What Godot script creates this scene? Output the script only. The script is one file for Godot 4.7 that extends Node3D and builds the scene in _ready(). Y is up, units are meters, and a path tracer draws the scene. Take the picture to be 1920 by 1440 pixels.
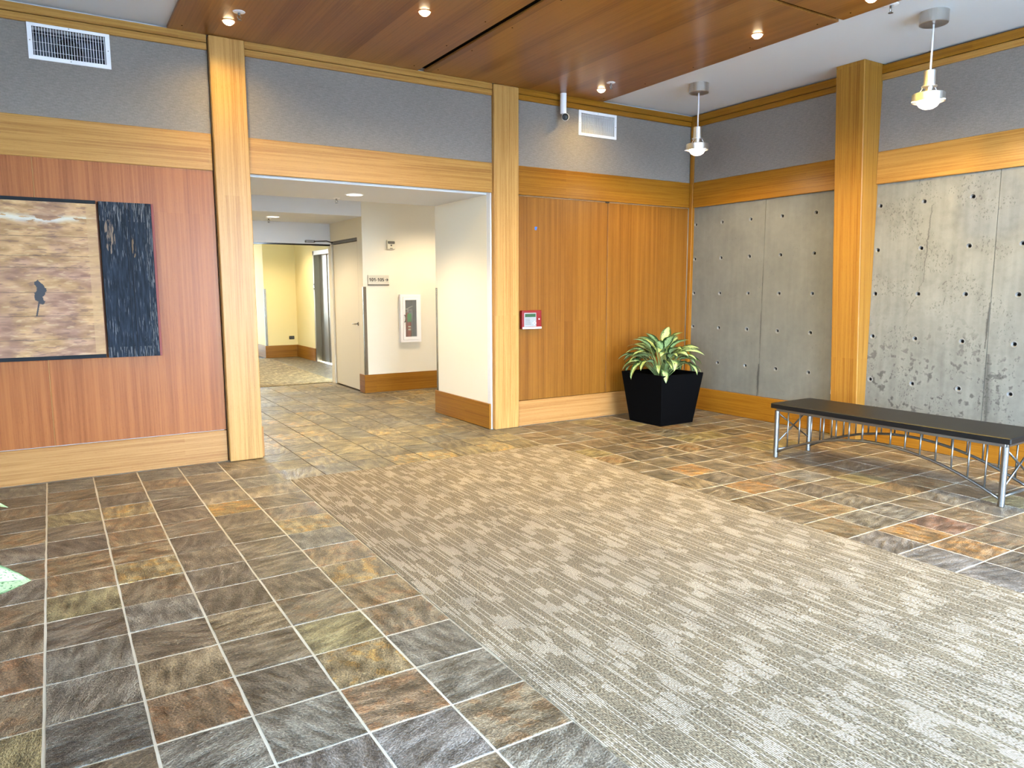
extends Node3D
# A wood-panelled lobby: timber bays, concrete wall, slate floor, inset carpet.
# x = 0 is the concrete wall, z = 0 the timber wall, the street glazing stands at z = 8.6.

var ceiling: Node3D
var used := {}
var M := {}
var rng := RandomNumberGenerator.new()
const T := 0.3048
const GX := -6.684
const GZ := 3.707
const CAM := Vector3(-6.565, 1.453, 6.480)
const CEIL := 3.478
const WOODY := 3.455

# ------------------------------------------------------------------ helpers
func numbered(n: String) -> String:
	if not used.has(n):
		used[n] = 0
		return n
	used[n] += 1
	return "%s_%03d" % [n, used[n]]

func tag(o: Node, label := "", category := "", group := "", kind := "") -> Node:
	if label != "": o.set_meta("label", label)
	if category != "": o.set_meta("category", category)
	if group != "": o.set_meta("group", group)
	if kind != "": o.set_meta("kind", kind)
	return o

func thing(n: String, label: String, category: String, at := Vector3.ZERO, turn := 0.0, group := "") -> Node3D:
	var o := Node3D.new()
	o.name = numbered(n)
	add_child(o)
	o.position = at
	o.rotation.y = turn
	tag(o, label, category, group)
	return o

func obj(n: String, mesh: Mesh, mat: Material, parent: Node = null) -> MeshInstance3D:
	var o := MeshInstance3D.new()
	o.mesh = mesh
	o.material_override = mat
	if parent == null:
		o.name = numbered(n)
		add_child(o)
	else:
		o.name = n
		parent.add_child(o, true)
	return o

func struct(n: String, mesh: Mesh, mat: Material) -> MeshInstance3D:
	var o := obj(n, mesh, mat)
	o.set_meta("kind", "structure")
	return o

func st_new() -> SurfaceTool:
	var st := SurfaceTool.new()
	st.begin(Mesh.PRIMITIVE_TRIANGLES)
	st.set_smooth_group(-1)
	return st

func done(st: SurfaceTool) -> ArrayMesh:
	st.generate_normals()
	return st.commit()

func tri(st: SurfaceTool, a: Vector3, b: Vector3, c: Vector3, ua := Vector2.ZERO, ub := Vector2.ZERO, uc := Vector2.ZERO) -> void:
	# a b c counter-clockwise seen from outside
	st.set_uv(ua); st.add_vertex(a)
	st.set_uv(uc); st.add_vertex(c)
	st.set_uv(ub); st.add_vertex(b)

func quad(st: SurfaceTool, a: Vector3, b: Vector3, c: Vector3, d: Vector3, ua := Vector2(0, 0), ub := Vector2(1, 0), uc := Vector2(1, 1), ud := Vector2(0, 1)) -> void:
	tri(st, a, b, c, ua, ub, uc)
	tri(st, a, c, d, ua, uc, ud)

# uv in metres: v runs along the grain axis, u across it, on the plane whose normal axis is n
func guv(p: Vector3, n: int, grain: int, off: Vector2) -> Vector2:
	var others := [0, 1, 2]
	others.erase(n)
	var v: float
	var u: float
	if n == grain:
		u = p[others[0]]; v = p[others[1]]
	else:
		v = p[grain]
		others.erase(grain)
		u = p[others[0]]
	return Vector2(u + off.x, v + off.y)

# chamfered box given by two corners
func cbox(st: SurfaceTool, lo: Vector3, hi: Vector3, ch := 0.003, grain := 1, off := Vector2.ZERO) -> void:
	var c := minf(ch, 0.45 * minf(hi.x - lo.x, minf(hi.y - lo.y, hi.z - lo.z)))
	var pt := func(sx: int, sy: int, sz: int, face: int) -> Vector3:
		var s := [sx, sy, sz]
		var p := Vector3.ZERO
		for k in 3:
			var inset := 0.0 if k == face else c
			p[k] = (hi[k] - inset) if s[k] > 0 else (lo[k] + inset)
		return p
	for n in 3:
		var a: int = (n + 1) % 3
		var b: int = (n + 2) % 3
		for s in [-1, 1]:
			var cs := []
			for q in [[-1, -1], [1, -1], [1, 1], [-1, 1]]:
				var sg := [0, 0, 0]
				sg[n] = s; sg[a] = q[0]; sg[b] = q[1]
				cs.append(pt.call(sg[0], sg[1], sg[2], n))
			if s < 0: cs.reverse()
			quad(st, cs[0], cs[1], cs[2], cs[3], guv(cs[0], n, grain, off), guv(cs[1], n, grain, off), guv(cs[2], n, grain, off), guv(cs[3], n, grain, off))
	if c <= 0.0: return
	for n in 3: # edges parallel to axis n
		var a: int = (n + 1) % 3
		var b: int = (n + 2) % 3
		for sa in [-1, 1]:
			for sb in [-1, 1]:
				var f := func(sn: int, face: int) -> Vector3:
					var sg := [0, 0, 0]
					sg[n] = sn; sg[a] = sa; sg[b] = sb
					return pt.call(sg[0], sg[1], sg[2], face)
				var p0: Vector3 = f.call(-1, a)
				var p1: Vector3 = f.call(1, a)
				var p2: Vector3 = f.call(1, b)
				var p3: Vector3 = f.call(-1, b)
				var u0 := guv(p0, a, grain, off); var u1 := guv(p1, a, grain, off)
				var u2 := guv(p2, a, grain, off); var u3 := guv(p3, a, grain, off)
				if sa * sb > 0: quad(st, p0, p3, p2, p1, u0, u3, u2, u1)
				else: quad(st, p0, p1, p2, p3, u0, u1, u2, u3)
	for sx in [-1, 1]:
		for sy in [-1, 1]:
			for sz in [-1, 1]:
				var p0: Vector3 = pt.call(sx, sy, sz, 0)
				var p1: Vector3 = pt.call(sx, sy, sz, 1)
				var p2: Vector3 = pt.call(sx, sy, sz, 2)
				if sx * sy * sz > 0: tri(st, p0, p1, p2)
				else: tri(st, p0, p2, p1)

func boxm(lo: Vector3, hi: Vector3, ch := 0.003, grain := 1, off := Vector2.ZERO) -> ArrayMesh:
	var st := st_new()
	cbox(st, lo, hi, ch, grain, off)
	return done(st)

# a wall slab parallel to xy (axis 2) or zy (axis 0), with rectangular holes [lo_u, lo_y, hi_u, hi_y]
func holed(axis: int, lo: Vector3, hi: Vector3, holes: Array) -> ArrayMesh:
	var ua := 0 if axis == 2 else 2
	var us := [lo[ua], hi[ua]]
	var ys := [lo.y, hi.y]
	for h in holes:
		for v in [h[0], h[2]]:
			if not us.has(v): us.append(v)
		for v in [h[1], h[3]]:
			if not ys.has(v): ys.append(v)
	us.sort(); ys.sort()
	var inside := func(i: int, j: int) -> bool:
		if i < 0 or j < 0 or i >= us.size() - 1 or j >= ys.size() - 1: return false
		var cu: float = (us[i] + us[i + 1]) / 2
		var cy: float = (ys[j] + ys[j + 1]) / 2
		for h in holes:
			if cu > h[0] and cu < h[2] and cy > h[1] and cy < h[3]: return false
		return true
	var mk := func(u: float, y: float, w: float) -> Vector3:
		return Vector3(u, y, w) if axis == 2 else Vector3(w, y, u)
	var st := st_new()
	var face := func(a: Vector3, b: Vector3, c: Vector3, d: Vector3, n: Vector3, ax: int) -> void:
		var q := [a, b, c, d]
		if (b - a).cross(c - a).dot(n) < 0: q.reverse()
		quad(st, q[0], q[1], q[2], q[3], guv(q[0], ax, 1, Vector2.ZERO), guv(q[1], ax, 1, Vector2.ZERO), guv(q[2], ax, 1, Vector2.ZERO), guv(q[3], ax, 1, Vector2.ZERO))
	var nw := Vector3(0, 0, 1) if axis == 2 else Vector3(1, 0, 0)
	var nu := Vector3(1, 0, 0) if axis == 2 else Vector3(0, 0, 1)
	for i in us.size() - 1:
		for j in ys.size() - 1:
			if not inside.call(i, j): continue
			var u0: float = us[i]; var u1: float = us[i + 1]; var y0: float = ys[j]; var y1: float = ys[j + 1]
			var w0: float = lo[axis]; var w1: float = hi[axis]
			face.call(mk.call(u0, y0, w1), mk.call(u1, y0, w1), mk.call(u1, y1, w1), mk.call(u0, y1, w1), nw, axis)
			face.call(mk.call(u0, y0, w0), mk.call(u1, y0, w0), mk.call(u1, y1, w0), mk.call(u0, y1, w0), -nw, axis)
			if not inside.call(i - 1, j): face.call(mk.call(u0, y0, w0), mk.call(u0, y1, w0), mk.call(u0, y1, w1), mk.call(u0, y0, w1), -nu, ua)
			if not inside.call(i + 1, j): face.call(mk.call(u1, y0, w0), mk.call(u1, y1, w0), mk.call(u1, y1, w1), mk.call(u1, y0, w1), nu, ua)
			if not inside.call(i, j - 1): face.call(mk.call(u0, y0, w0), mk.call(u1, y0, w0), mk.call(u1, y0, w1), mk.call(u0, y0, w1), Vector3.DOWN, 1)
			if not inside.call(i, j + 1): face.call(mk.call(u0, y1, w0), mk.call(u1, y1, w0), mk.call(u1, y1, w1), mk.call(u0, y1, w1), Vector3.UP, 1)
	return done(st)

# turned profile: points (radius, height along axis), round axis through c
func lathe(st: SurfaceTool, prof: Array, n: int, c: Vector3, axis := Vector3.UP) -> void:
	var b := Basis(Quaternion(Vector3.UP, axis)) if axis != Vector3.DOWN else Basis(Vector3.RIGHT, PI)
	for i in prof.size() - 1:
		for k in n:
			var a0 := TAU * k / n
			var a1 := TAU * (k + 1) / n
			var f := func(p: Vector2, a: float) -> Vector3: return c + b * Vector3(p.x * cos(a), p.y, -p.x * sin(a))
			var p0: Vector3 = f.call(prof[i], a0); var p1: Vector3 = f.call(prof[i], a1)
			var p2: Vector3 = f.call(prof[i + 1], a1); var p3: Vector3 = f.call(prof[i + 1], a0)
			var v0: float = prof[i].y; var v1: float = prof[i + 1].y
			if prof[i].x < 1e-6: tri(st, p0, p2, p3, Vector2(a0, v0), Vector2(a1, v1), Vector2(a0, v1))
			elif prof[i + 1].x < 1e-6: tri(st, p0, p1, p2, Vector2(a0, v0), Vector2(a1, v0), Vector2(a1, v1))
			else: quad(st, p0, p1, p2, p3, Vector2(a0, v0), Vector2(a1, v0), Vector2(a1, v1), Vector2(a0, v1))

func lathem(prof: Array, n: int, c := Vector3.ZERO, axis := Vector3.UP, smooth := false) -> ArrayMesh:
	var st := st_new()
	if smooth: st.set_smooth_group(0)
	lathe(st, prof, n, c, axis)
	return done(st)

func tube(st: SurfaceTool, pts: Array, r: float, n := 8, caps := true) -> void:
	var rings := []
	var up := Vector3.UP
	for i in pts.size():
		var d: Vector3
		if i == 0: d = pts[1] - pts[0]
		elif i == pts.size() - 1: d = pts[i] - pts[i - 1]
		else: d = (pts[i + 1] - pts[i]).normalized() + (pts[i] - pts[i - 1]).normalized()
		d = d.normalized()
		var s := d.cross(up)
		if s.length() < 0.05: s = d.cross(Vector3.RIGHT)
		s = s.normalized()
		var t := s.cross(d).normalized()
		var ring := []
		for k in n:
			var a := TAU * k / n
			ring.append(pts[i] + (s * cos(a) + t * sin(a)) * r)
		rings.append(ring)
	for i in pts.size() - 1:
		for k in n:
			var k1 := (k + 1) % n
			quad(st, rings[i][k1], rings[i][k], rings[i + 1][k], rings[i + 1][k1])
	if caps:
		for k in n:
			var k1 := (k + 1) % n
			tri(st, pts[0], rings[0][k], rings[0][k1])
			tri(st, pts[-1], rings[-1][k1], rings[-1][k])

func tubem(pts: Array, r: float, n := 8) -> ArrayMesh:
	var st := st_new()
	st.set_smooth_group(0)
	tube(st, pts, r, n)
	return done(st)

# prism of a 2D outline (counter-clockwise) in plane xy, from z0 to z1, placed by xf
func prismm(poly: PackedVector2Array, z0: float, z1: float, xf := Transform3D()) -> ArrayMesh:
	var st := st_new()
	var idx := Geometry2D.triangulate_polygon(poly)
	if Geometry2D.is_polygon_clockwise(poly): poly.reverse(); idx = Geometry2D.triangulate_polygon(poly)
	for i in range(0, idx.size(), 3):
		var a := poly[idx[i]]; var b := poly[idx[i + 1]]; var c := poly[idx[i + 2]]
		if (b - a).cross(c - a) < 0:
			var t := b; b = c; c = t
		tri(st, xf * Vector3(a.x, a.y, z1), xf * Vector3(b.x, b.y, z1), xf * Vector3(c.x, c.y, z1))
		tri(st, xf * Vector3(a.x, a.y, z0), xf * Vector3(c.x, c.y, z0), xf * Vector3(b.x, b.y, z0))
	for i in poly.size():
		var a := poly[i]; var b := poly[(i + 1) % poly.size()]
		quad(st, xf * Vector3(a.x, a.y, z0), xf * Vector3(b.x, b.y, z0), xf * Vector3(b.x, b.y, z1), xf * Vector3(a.x, a.y, z1))
	return done(st)

# ------------------------------------------------------------------ textures
func noise(sd: int, freq: float, oct := 4, kind := FastNoiseLite.TYPE_SIMPLEX_SMOOTH) -> FastNoiseLite:
	var n := FastNoiseLite.new()
	n.seed = sd
	n.frequency = freq
	n.noise_type = kind
	n.fractal_octaves = oct
	n.fractal_type = FastNoiseLite.FRACTAL_FBM if oct > 1 else FastNoiseLite.FRACTAL_NONE
	return n

# noise bytes of w x h stretched from sw x sh
func nb(sd: int, freq: float, oct: int, sw: int, sh: int, w: int, h: int) -> PackedByteArray:
	var im := noise(sd, freq, oct).get_seamless_image(sw, sh, false, false, 0.15, true)
	im.convert(Image.FORMAT_L8)
	if sw != w or sh != h: im.resize(w, h, Image.INTERPOLATE_CUBIC)
	return im.get_data()

func tex(w: int, h: int, data: PackedByteArray) -> ImageTexture:
	return ImageTexture.create_from_image(Image.create_from_data(w, h, false, Image.FORMAT_RGB8, data))

func bump_tex(w: int, h: int, data: PackedByteArray, k: float) -> ImageTexture:
	var im := Image.create_from_data(w, h, false, Image.FORMAT_L8, data)
	im.convert(Image.FORMAT_RGBA8)
	im.bump_map_to_normal_map(k)
	return ImageTexture.create_from_image(im)

func wood_tex(sd: int, band: float, streak: float) -> ImageTexture:
	var n := 1024
	var fine := nb(sd, 0.30, 3, 1024, 32, n, n)
	var mid := nb(sd + 1, 0.09, 3, 512, 10, n, n)
	var bandn := nb(sd + 2, 0.2, 2, 64, 4, n, n)
	var pore := nb(sd + 3, 0.35, 2, 1024, 128, n, n)
	var out := PackedByteArray()
	out.resize(n * n * 3)
	# flitches: each band about 11 cm wide with a tone of its own
	var tone := PackedFloat32Array()
	tone.resize(n)
	var r := RandomNumberGenerator.new()
	r.seed = sd
	var x := 0
	while x < n:
		var w := r.randi_range(70, 150)
		var t := r.randf_range(-1, 1)
		for i in w:
			if x + i < n: tone[x + i] = t
		x += w
	for i in n * n:
		var v := 0.93 + (fine[i] - 128) / 128.0 * 0.10 * streak + (mid[i] - 128) / 128.0 * 0.12 * streak + (bandn[i] - 128) / 128.0 * 0.06 + tone[i % n] * band
		if pore[i] < 62: v -= 0.10 * streak
		v = clampf(v, 0.35, 1.0)
		var d := 1.0 - v
		out[3 * i] = int(255 * (1.0 - d * 0.85))
		out[3 * i + 1] = int(255 * (1.0 - d * 1.15))
		out[3 * i + 2] = int(255 * maxf(0.0, 1.0 - d * 1.5))
	return tex(n, n, out)

func slate_tex(sd: int, style: int) -> Array:
	var n := 1024
	var big := nb(sd, 0.006, 4, n, n, n, n)
	var streak := nb(sd + 1, 0.02, 4, 1024, 256, n, n)
	var fine := nb(sd + 2, 0.14, 3, 1024, 512, n, n)
	var vein := nb(sd + 3, 0.008, 4, 1024, 700, n, n)
	var patch := nb(sd + 4, 0.011, 3, n, n, n, n)
	var vein2 := nb(sd + 6, 0.014, 5, 1024, 360, n, n)
	var crisp := nb(sd + 7, 0.42, 2, 1024, 640, n, n)
	var out := PackedByteArray(); out.resize(n * n * 3)
	var hgt := PackedByteArray(); hgt.resize(n * n)
	for i in n * n:
		var s := (streak[i] - 128) / 128.0
		var f := (fine[i] - 128) / 128.0
		var b := (big[i] - 128) / 128.0
		var ve := absf((vein[i] - 128) / 128.0)
		var p := (patch[i] - 128) / 128.0
		var step := floorf((b * 1.2 + s * 0.5) * 5.0) / 5.0   # cleft layers
		var v := 0.64 + 0.26 * s + 0.30 * f + 0.14 * b
		var cr := (crisp[i] - 128) / 128.0
		var v2 := absf((vein2[i] - 128) / 128.0 + 0.1)
		v += 0.30 * cr
		if ve < 0.020: v += 0.34 * (1.0 - ve / 0.020)
		if v2 < 0.03: v -= 0.22 * (1.0 - v2 / 0.03)
		v = clampf(v, 0.22, 1.0)
		var c := Vector3(v, v, v)
		if style == 1 and p > 0.05:
			var k := clampf((p - 0.05) * 4.0, 0, 1)
			c = c.lerp(Vector3(v * 1.18, v * 1.02, v * 0.74), k * 0.8)
		elif style == 2 and p > 0.12:
			var k := clampf((p - 0.12) * 4.0, 0, 1)
			c = c.lerp(Vector3(v * 1.06, v * 0.92, v * 0.82), k * 0.7)
		out[3 * i] = int(clampf(c.x, 0, 1) * 255)
		out[3 * i + 1] = int(clampf(c.y, 0, 1) * 255)
		out[3 * i + 2] = int(clampf(c.z, 0, 1) * 255)
		hgt[i] = int(clampf(0.5 + 0.17 * step + 0.14 * s + 0.10 * f + 0.10 * cr, 0, 1) * 255)
	return [tex(n, n, out), bump_tex(n, n, hgt, 9.0)]

func carpet_tex() -> Array:
	var w := 1022      # 146 rows of loops, 8.2 mm each: 1.2 m
	var h := 1024      # 2.4 m along the loops
	var r := RandomNumberGenerator.new(); r.seed = 77
	var on := PackedByteArray(); on.resize(146 * h)
	var l := 0
	while l < 146:
		var gw := mini(r.randi_range(3, 7), 146 - l)
		var z := -r.randi_range(0, 100)
		var lit := r.randf() < 0.5
		while z < h:
			var len := r.randi_range(24, 80) if lit else r.randi_range(46, 150)
			if lit:
				for k in gw:
					if r.randf() < 0.16: continue
					var a := z + r.randi_range(-6, 6)
					var e := z + len + r.randi_range(-6, 6)
					for y in range(maxi(a, 0), mini(e, h)): on[(l + k) * h + y] = 1
			elif r.randf() < 0.8:
				var k := r.randi_range(0, gw - 1)   # a lone light row in the dark run
				for y in range(maxi(z, 0), mini(z + len, h)): on[(l + k) * h + y] = 1
			z += len
			lit = not lit
		l += gw
	var fine := nb(5, 0.30, 2, 511, 512, w, h)
	var big := nb(9, 0.02, 3, 256, 256, w, h)
	var out := PackedByteArray(); out.resize(w * h * 3)
	var hgt := PackedByteArray(); hgt.resize(w * h)
	var prof := [0.55, 0.86, 1.0, 1.02, 1.0, 0.88, 0.6]
	for y in h:
		for x in w:
			var i := y * w + x
			var f := (fine[i] - 128) / 128.0
			var lit := on[(x / 7) * h + y] == 1
			var g: float = prof[x % 7]
			var v := (g if lit else lerpf(g, 1.0, 0.55)) * (1.0 + f * (0.22 if lit else 0.42) + (big[i] - 128) / 128.0 * 0.08)
			var c := Vector3(0.79, 0.745, 0.655) if lit else Vector3(0.575, 0.525, 0.425)
			out[3 * i] = int(clampf(c.x * v, 0, 1) * 255)
			out[3 * i + 1] = int(clampf(c.y * v, 0, 1) * 255)
			out[3 * i + 2] = int(clampf(c.z * v, 0, 1) * 255)
			hgt[i] = int(clampf(0.30 + 0.35 * g + f * 0.35, 0, 1) * 255)
	return [tex(w, h, out), bump_tex(w, h, hgt, 4.0)]

func concrete_tex(sd: int, stained: bool) -> ImageTexture:
	var n := 1024   # 2.2 m
	var big := nb(sd, 0.006, 4, n, n, n, n)
	var mid := nb(sd + 1, 0.025, 4, n, n, n, n)
	var run := nb(sd + 2, 0.05, 3, 512, 40, n, n)
	var fine := nb(sd + 3, 0.25, 2, n, n, n, n)
	var pit := nb(sd + 4, 0.09, 2, n, 600, n, n)
	var where := nb(sd + 5, 0.005, 2, n, n, n, n)
	var out := PackedByteArray(); out.resize(n * n * 3)
	for y in n:
		var low := smoothstep(0.45, 0.85, y / float(n))
		for x in n:
			var i := y * n + x
			var b := (big[i] - 128) / 128.0
			var m := (mid[i] - 128) / 128.0
			var rr := (run[i] - 128) / 128.0
			var v := 0.82 + 0.035 * b + 0.02 * m + 0.022 * rr + 0.02 * (fine[i] - 128) / 128.0
			var w := (where[i] - 128) / 128.0
			if stained:
				v += 0.03 * m + 0.03 * rr + 0.02 * b
				if m + 0.5 * b > 0.22: v -= (0.03 + 0.27 * low) * clampf((m + 0.5 * b - 0.22) * 3.0, 0, 1)
				v -= low * 0.05
				if pit[i] > 182 and w > 0.12: v -= 0.15
			elif pit[i] > 215 and w > 0.2: v -= 0.10
			v = clampf(v, 0.2, 1)
			out[3 * i] = int(255 * v)
			out[3 * i + 1] = int(255 * v * 0.985)
			out[3 * i + 2] = int(255 * v * 0.935)
	# form joint with grout fins and damp streaks: marks with a shape of their own
	var im := Image.create_from_data(n, n, false, Image.FORMAT_RGB8, out)
	var r := RandomNumberGenerator.new(); r.seed = sd
	var crack := func(x0: float, y0: float, x1: float, y1: float, w: float, dark: float, jig: float) -> void:
		var j := 0.0
		var steps := int(absf(y1 - y0))
		for s in steps:
			var t := s / float(steps)
			j = j * 0.96 + r.randf_range(-1, 1) * jig
			var cx := lerpf(x0, x1, t) + j
			var ww := w * (0.4 + 0.6 * sin(PI * minf(t * 1.2, 1.0)) + r.randf_range(-0.15, 0.15))
			for dx in range(int(-ww - 2), int(ww + 3)):
				var k := clampf(1.0 - absf(dx) / maxf(ww, 0.6), 0, 1)
				var px := int(cx) + dx
				var py := int(y0) + s
				if px < 0 or px >= n or py < 0 or py >= n: continue
				var c := im.get_pixel(px, py)
				var m := 1.0 - dark * k
				im.set_pixel(px, py, Color(c.r * m, c.g * m, c.b * m))
	if stained:
		crack.call(210, 110, 195, 420, 5, 0.3, 0.9)
		crack.call(195, 420, 130, 560, 4, 0.22, 1.2)
		crack.call(458, 500, 452, 680, 7, 0.5, 0.25)
		crack.call(466, 700, 480, 1010, 20, 0.32, 0.5)
		crack.call(462, 260, 458, 480, 2, 0.25, 0.5)
	else:
		crack.call(486, 330, 484, 520, 3, 0.4, 0.4)
		crack.call(484, 560, 482, 800, 4, 0.35, 0.5)
		crack.call(482, 830, 478, 1000, 10, 0.5, 0.4)
	return ImageTexture.create_from_image(im)

func fabric_tex() -> Array:
	var n := 512   # 0.25 m
	var rip := nb(31, 0.03, 3, 512, 512, n, n)
	var rip2 := nb(33, 0.05, 2, 64, 512, n, n)
	var out := PackedByteArray(); out.resize(n * n * 3)
	var hgt := PackedByteArray(); hgt.resize(n * n)
	for y in n:
		for x in n:
			var i := y * n + x
			var ph := y + 3.0 * sin(x * TAU / 64.0)
			var a := 0.5 + 0.5 * sin(ph * TAU / 8.0)
			var b := 0.5 + 0.5 * sin(x * TAU / 8.0 + (PI if int(ph / 8.0) % 2 == 0 else 0.0))
			var v := 0.74 + 0.14 * a * b + (rip[i] - 128) / 128.0 * 0.04 + (rip2[i] - 128) / 128.0 * 0.05
			var q := int(clampf(v, 0, 1) * 255)
			out[3 * i] = q; out[3 * i + 1] = q; out[3 * i + 2] = q
			hgt[i] = int(clampf(0.35 + 0.35 * a * b + (rip2[i] - 128) / 128.0 * 0.25, 0, 1) * 255)
	return [tex(n, n, out), bump_tex(n, n, hgt, 3.0)]

func leaf_tex(pale: bool) -> ImageTexture:
	var w := 128
	var h := 256
	var f := nb(51, 0.05, 3, 128, 64, w, h)
	var g := nb(52, 0.09, 2, 128, 256, w, h)
	var out := PackedByteArray(); out.resize(w * h * 3)
	for y in h:
		for x in w:
			var i := y * w + x
			var u := absf(x / 64.0 - 1.0)
			var n1 := (f[i] - 128) / 128.0
			var n2 := (g[i] - 128) / 128.0
			var v := y / float(h)
			var cream := Vector3(0.74, 0.80, 0.60)
			var green := Vector3(0.12, 0.23, 0.12)
			var side := 0.5 + 0.5 * sin((u * 1.2 + v * 9.0) * TAU)  # feathered along the veins
			var k := smoothstep(0.50, 0.86, u + 0.25 * n1 + 0.10 * side)
			if pale: k = smoothstep(0.80, 1.0, u + 0.12 * n1) * 0.5
			if n2 > (0.42 if pale else 0.34): k = maxf(k, 0.75)
			if u < 0.045: k = maxf(k, 0.35)
			if u > 0.93: k = 0.55 if pale else 0.9
			var c := cream.lerp(green, k)
			out[3 * i] = int(c.x * 255); out[3 * i + 1] = int(c.y * 255); out[3 * i + 2] = int(c.z * 255)
	return tex(w, h, out)

func paint_tex(dark: bool) -> ImageTexture:
	var n := 512
	var big := nb(61 + int(dark), 0.008, 5, 400, 512, n, n)
	var bl := nb(64, 0.03, 4, 200 if not dark else 512, 512 if not dark else 200, n, n)
	var scr := nb(66 + int(dark), 0.07, 4, 150 if not dark else 512, 512 if not dark else 100, n, n)
	var scr2 := nb(68, 0.06, 4, 160 if not dark else 512, 512 if not dark else 110, n, n)
	var out := PackedByteArray(); out.resize(n * n * 3)
	for y in n:
		for x in n:
			var i := y * n + x
			var b := (big[i] - 128) / 128.0
			var l := (bl[i] - 128) / 128.0
			var s := (scr[i] - 128) / 128.0
			var s2 := (scr2[i] - 128) / 128.0
			var fx := x / float(n)
			var fy := y / float(n)
			var c: Vector3
			if not dark:
				c = Vector3(0.62, 0.47, 0.29).lerp(Vector3(0.55, 0.40, 0.30), clampf(0.5 + b * 1.2 + (fy - 0.6), 0, 1))
				c += Vector3(0.11, 0.10, 0.09) * clampf(l * 1.3, -0.7, 0.8)
				if s > 0.30: c = c.lerp(Vector3(0.80, 0.70, 0.52), clampf((s - 0.30) * 2, 0, 0.35))
				if s < -0.40: c = c.lerp(Vector3(0.36, 0.25, 0.20), clampf((-s - 0.40) * 3, 0, 0.45))
				var band := exp(-pow((fy - 0.105 - 0.015 * b) / 0.022, 2.0))
				if l + s2 * 0.6 > -0.1: c = c.lerp(Vector3(0.74, 0.76, 0.74), 0.75 * band)
				for gy in [0.22, 0.345, 0.42, 0.58, 0.735, 0.89]:
					if absf(fy - gy - 0.002 * l) < 0.0022: c *= 0.72
				# dark figure-like blot
				var dx := (fx - 0.735) * 1.55
				var dy := fy - 0.585
				var rr := absf(dx + 0.012 * sin(dy * 60.0)) / 0.030 + pow(absf(dy) / 0.075, 3.0) * 0.8 + s * 0.5
				if rr < 1.0: c = Vector3(0.09, 0.10, 0.13)
				if absf(dx + 0.25 * (dy - 0.06) + 0.012) < 0.005 and dy > 0.04 and dy < 0.15: c = Vector3(0.12, 0.10, 0.1)
				if fx > 0.955: c = c.lerp(Vector3(0.66, 0.52, 0.34), 0.6)
			else:
				c = Vector3(0.125, 0.155, 0.195) + Vector3(0.05, 0.06, 0.07) * l
				if s2 > 0.38: c = c.lerp(Vector3(0.55, 0.55, 0.55), clampf((s2 - 0.38) * 4, 0, 0.5) * clampf(0.6 + b * 2.0, 0, 1))
				if s > 0.33 and (fy < 0.12 or fy > 0.93 or fx > 0.86): c = c.lerp(Vector3(0.6, 0.58, 0.55), 0.5)
				var e := pow((fx - 0.17 - 0.10 * (fy - 0.2)) / 0.10, 2.0) + pow((fy - 0.22) / 0.11, 2.0)
				if e < 1.0 and s2 + l > 0.02: c = c.lerp(Vector3(0.52, 0.44, 0.36), 0.8)
				e = pow((fx - 0.62) / 0.04, 2.0) + pow((fy - 0.28) / 0.07, 2.0)
				if e < 1.0 and l > -0.1: c = c.lerp(Vector3(0.52, 0.42, 0.30), 0.7)
			out[3 * i] = int(clampf(c.x, 0, 1) * 255); out[3 * i + 1] = int(clampf(c.y, 0, 1) * 255); out[3 * i + 2] = int(clampf(c.z, 0, 1) * 255)
	return tex(n, n, out)

# ------------------------------------------------------------------ materials
func mat(n: String, c: Color, rough := 0.7, metal := 0.0) -> StandardMaterial3D:
	var m := StandardMaterial3D.new()
	m.resource_name = n
	m.albedo_color = c
	m.roughness = rough
	m.metallic = metal
	M[n] = m
	return m

func c8(r: int, g: int, b: int) -> Color: return Color(r / 255.0, g / 255.0, b / 255.0)

func textured(n: String, c: Color, t: Texture2D, rough: float, scale: Vector3, nrm: Texture2D = null, k := 1.0) -> StandardMaterial3D:
	var m := mat(n, c, rough)
	m.albedo_texture = t
	m.uv1_scale = scale
	if nrm:
		m.normal_enabled = true
		m.normal_texture = nrm
		m.normal_scale = k
	return m

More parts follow.
